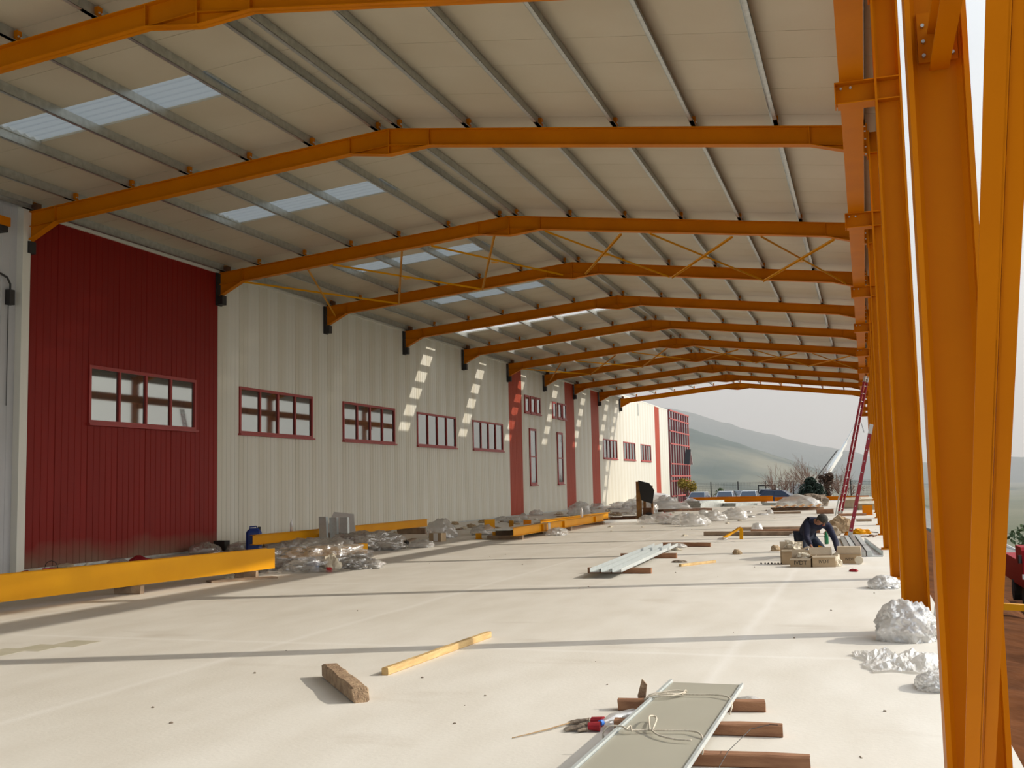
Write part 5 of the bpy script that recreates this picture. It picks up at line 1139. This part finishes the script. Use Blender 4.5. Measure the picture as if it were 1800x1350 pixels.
# crane lorry: white telescopic arm rising behind the bush
t = thing('crane_lorry', 'lorry crane with a white telescopic arm rising behind the dark bush', 'crane', (-4.6, 114.5, -1.15))
o_ = t.location; WC = mat('white_crane_paint', (.72, .72, .68), .45)
MB(o_).bar((-4.5, 111.0, .7), (-2.38, 117.0, 4.15), .34, .46).build('outer_boom', WC, t); MB(o_).bar((-2.55, 116.5, 3.87), (-1.85, 118.2, 5.15), .2, .28).build('inner_boom', WC, t)
MB(o_).bar((-1.9, 118.1, 5.05), (-.48, 119.5, 7.75), .10, .13).build('jib', WC, t); MB(o_).bar((-4.85, 111.0, 1.35), (-2.72, 116.8, 4.35), .07, .08).build('lift_cylinder', DARK, t)
MB(o_).tube([(-.48, 119.5, 7.75), (-.25, 119.5, 7.3), (0.02, 119.5, 6.2)], .03, 6).build('hook_cable', DARK, t); MB(o_).bar((-1.0, 119.0, 6.7), (-.25, 119.5, 7.3), .05, .05).build('lattice_strut', ALU, t)
MB(o_).box(-7.2, -3.4, 113.6, 115.7, -.55, .15).build('chassis', WC, t); MB(o_).box(-7.4, -6.0, 113.6, 115.7, .15, 1.0).build('cab', WC, t)
for x in (-6.8, -5.0, -3.9): MB(o_).cyl((x, 113.3, -.72), (x, 113.7, -.72), .42, 14).build('wheel', TYRE, t)
# red lorry on the low ground at the right edge
t = thing('lorry', 'red lorry with a white band on the low ground at the right edge', 'lorry', (7.3, 50.5, -4.17)); o_ = Vector((7.6, 50.5, -4.27))
REDLO = mat('red_lorry_paint', (.30, .008, .014), .55, spec=.1)
MB(o_).prism([(50.0, -2.75), (50.15, -1.75), (50.35, -1.62), (52.2, -1.62), (52.2, -3.3), (50.0, -3.3)], lambda u, v, k: (k, u, v), 6.35, 8.75).build('cab', REDLO, t)
MB(o_).prism([(49.985, -2.55), (50.12, -1.82), (50.14, -1.82), (50.005, -2.55)], lambda u, v, k: (k, u, v), 6.55, 8.55).build('windscreen', CARGL, t)
MB(o_).box(6.30, 8.80, 49.9, 50.0, -2.92, -2.72).build('white_band', WHITE, t); MB(o_).box(6.35, 8.75, 49.88, 50.1, -3.75, -3.3).build('bumper', REDLO, t)
MB(o_).box(6.9, 8.2, 49.93, 50.0, -3.28, -2.95).build('grille', DARK, t)
for x in (6.6, 8.35): MB(o_).box(x-.14, x+.14, 49.85, 49.9, -3.6, -3.4).build('headlamp', mat('orange_lamp_lens', (.7, .16, .03), .3) if x < 7 else ALU, t)
for x in (6.42, 8.3):
    for y in (51.0, 54.5): MB(o_).cyl((x, y, -3.78), (x+.36, y, -3.78), .48, 16).build('wheel', TYRE, t)
MB(o_).box(6.45, 8.65, 52.3, 57.5, -3.4, -2.3).build('load_bed', REDLO, t)
MB(o_).bar((6.2, 50.1, -2.1), (6.42, 50.2, -2.1), .08, .34).build('wing_mirror', DARK, t)
text('BLA', .17, (0, 0, 0), (math.radians(90), 0, 0), INK, t).location = (7.05-o_.x, 49.895-o_.y, -2.82-o_.z)
bx_ = MB((2.4, 15.3, -.4)); bx_.bar((1.25, 16.6, soil_h(1.25, 16.6)+.10), (3.8, 16.9, -.37), .10, .09); tag(bx_.build('steel_bar', YELLOW), 'pale yellow bar lying across the soil at the right edge', 'steel bar')
for i, (x, y, a, h, mt) in enumerate(((13.5, 92, 3.4, 2.2, LEAFG), (17.5, 96, 4.5, 2.6, LEAFB), (22.0, 100, 4.0, 2.0, LEAFG), (12.5, 74, 2.2, 1.3, LEAFB))):
    R_ = random.Random(300+i); tt = thing('hedge', '%s on the low ground beyond the red lorry' % ('grey-green hedge', 'brown hedge', 'far green hedge', 'low brown bush')[i], 'hedge', (x, y, -4.32)); m = MB(); leafmass(m, (0, 0, h*.5), (a, a*.5, h*.55), 700, .2, R_); tag(m.build('foliage', mt, tt), None, None, None, 'stuff'); m = MB(); m.tube([(0, 0, 0), (.1, 0, h*.7)], [.12, .05], 6); m.build('stem', BARK, tt)
t = thing('guard_rail', 'white guard rail on the low ground beyond the red lorry', 'guard rail', (12.5, 66, -4.32)); MB(t.location).box(9.0, 22, 65.98, 66.05, -3.75, -3.5).build('rail', WHITE, t)
for i in range(5): MB(t.location).box(9.2+i*3-.05, 9.2+i*3+.05, 66.05, 66.15, -4.35, -3.5).build('post', ALU, t)
# hills
def hill(name, label, pts, y0, depth_f, depth_b, m_, amp, sc, step=9., basez=-6):
    xs_ = [-520+step*i for i in range(int(760/step))]
    def hx(x):
        if x <= pts[0][0]: return pts[0][1]+(pts[0][0]-x)*.10
        for (a, b), (c, d) in zip(pts[:-1], pts[1:]):
            if a <= x <= c:
                u = (x-a)/(c-a); return b+(d-b)*u
        return pts[-1][1]
    rows = 34; vs = []
    for jj in range(rows):
        u = jj/(rows-1)*2-1; y = y0+(u*depth_f if u < 0 else u*depth_b)
        for x in xs_:
            f = max(0, 1-abs(u)**1.35); h = (hx(x)+14)*f
            bumps = amp*(abs(noise.noise(Vector((x*sc, y*sc, 1))))*1.2+.8*noise.noise(Vector((x*sc*3.1, y*sc*3.1, 5)))+.7*noise.noise(Vector((x*.006, y*.006, 2)))*4)
            vs.append((x, y, basez-8+h+bumps*min(1, f*2.5)))
    nx_ = len(xs_); fs = [(j*nx_+i, j*nx_+i+1, (j+1)*nx_+i+1, (j+1)*nx_+i) for j in range(rows-1) for i in range(nx_-1)]
    return tag(struct(MB().add(vs, fs).build(name, m_)), label)
hill('hill', 'nearer wooded hillside beyond the fence', [(-300, 58), (-72, 24), (-49, 16), (-27, 7.5), (-5, 0), (60, -4), (200, -6)], 460, 190, 200, HILLA, .9, .09, 5)
hill('far_hill', 'far hazy ridge sloping down to the right', [(-420, 120), (-141, 62), (-97, 46), (-52, 32), (8, 17), (60, 10), (130, 14), (220, 4)], 930, 260, 300, HILLB, 1.8, .05, 7)
# thin haze standing between the fields and the hills
hz = bpy.data.materials.new('thin_haze'); hz.use_nodes = True; n = hz.node_tree.nodes; l = hz.node_tree.links; n.clear()
o = n.new('ShaderNodeOutputMaterial'); v = n.new('ShaderNodeVolumeScatter'); v.inputs['Color'].default_value = (.86, .94, 1, 1); v.inputs['Density'].default_value = .0017; v.inputs['Anisotropy'].default_value = .2
l.new(v.outputs[0], o.inputs['Volume'])
try: hz.cycles.homogeneous_volume = True
except Exception: pass
o = MB().box(-700, 420, 128, 1300, -30, 170).build('haze', hz); tag(o, 'thin pale haze in front of the hills', 'haze', None, 'stuff')
t = thing('beam_stub', 'orange beam stub on the grey panel at the far left edge', 'beam stub', (XW+.01, 17.2, 7.0)); MB(t.location).box(XW+.005, XW+.30, 16.9, 17.36, 7.02, 7.20).build('stub', ORANGE, t); MB(t.location).box(XW+.005, XW+.26, 16.95, 17.34, 6.90, 7.02).build('shoe', DARK, t)
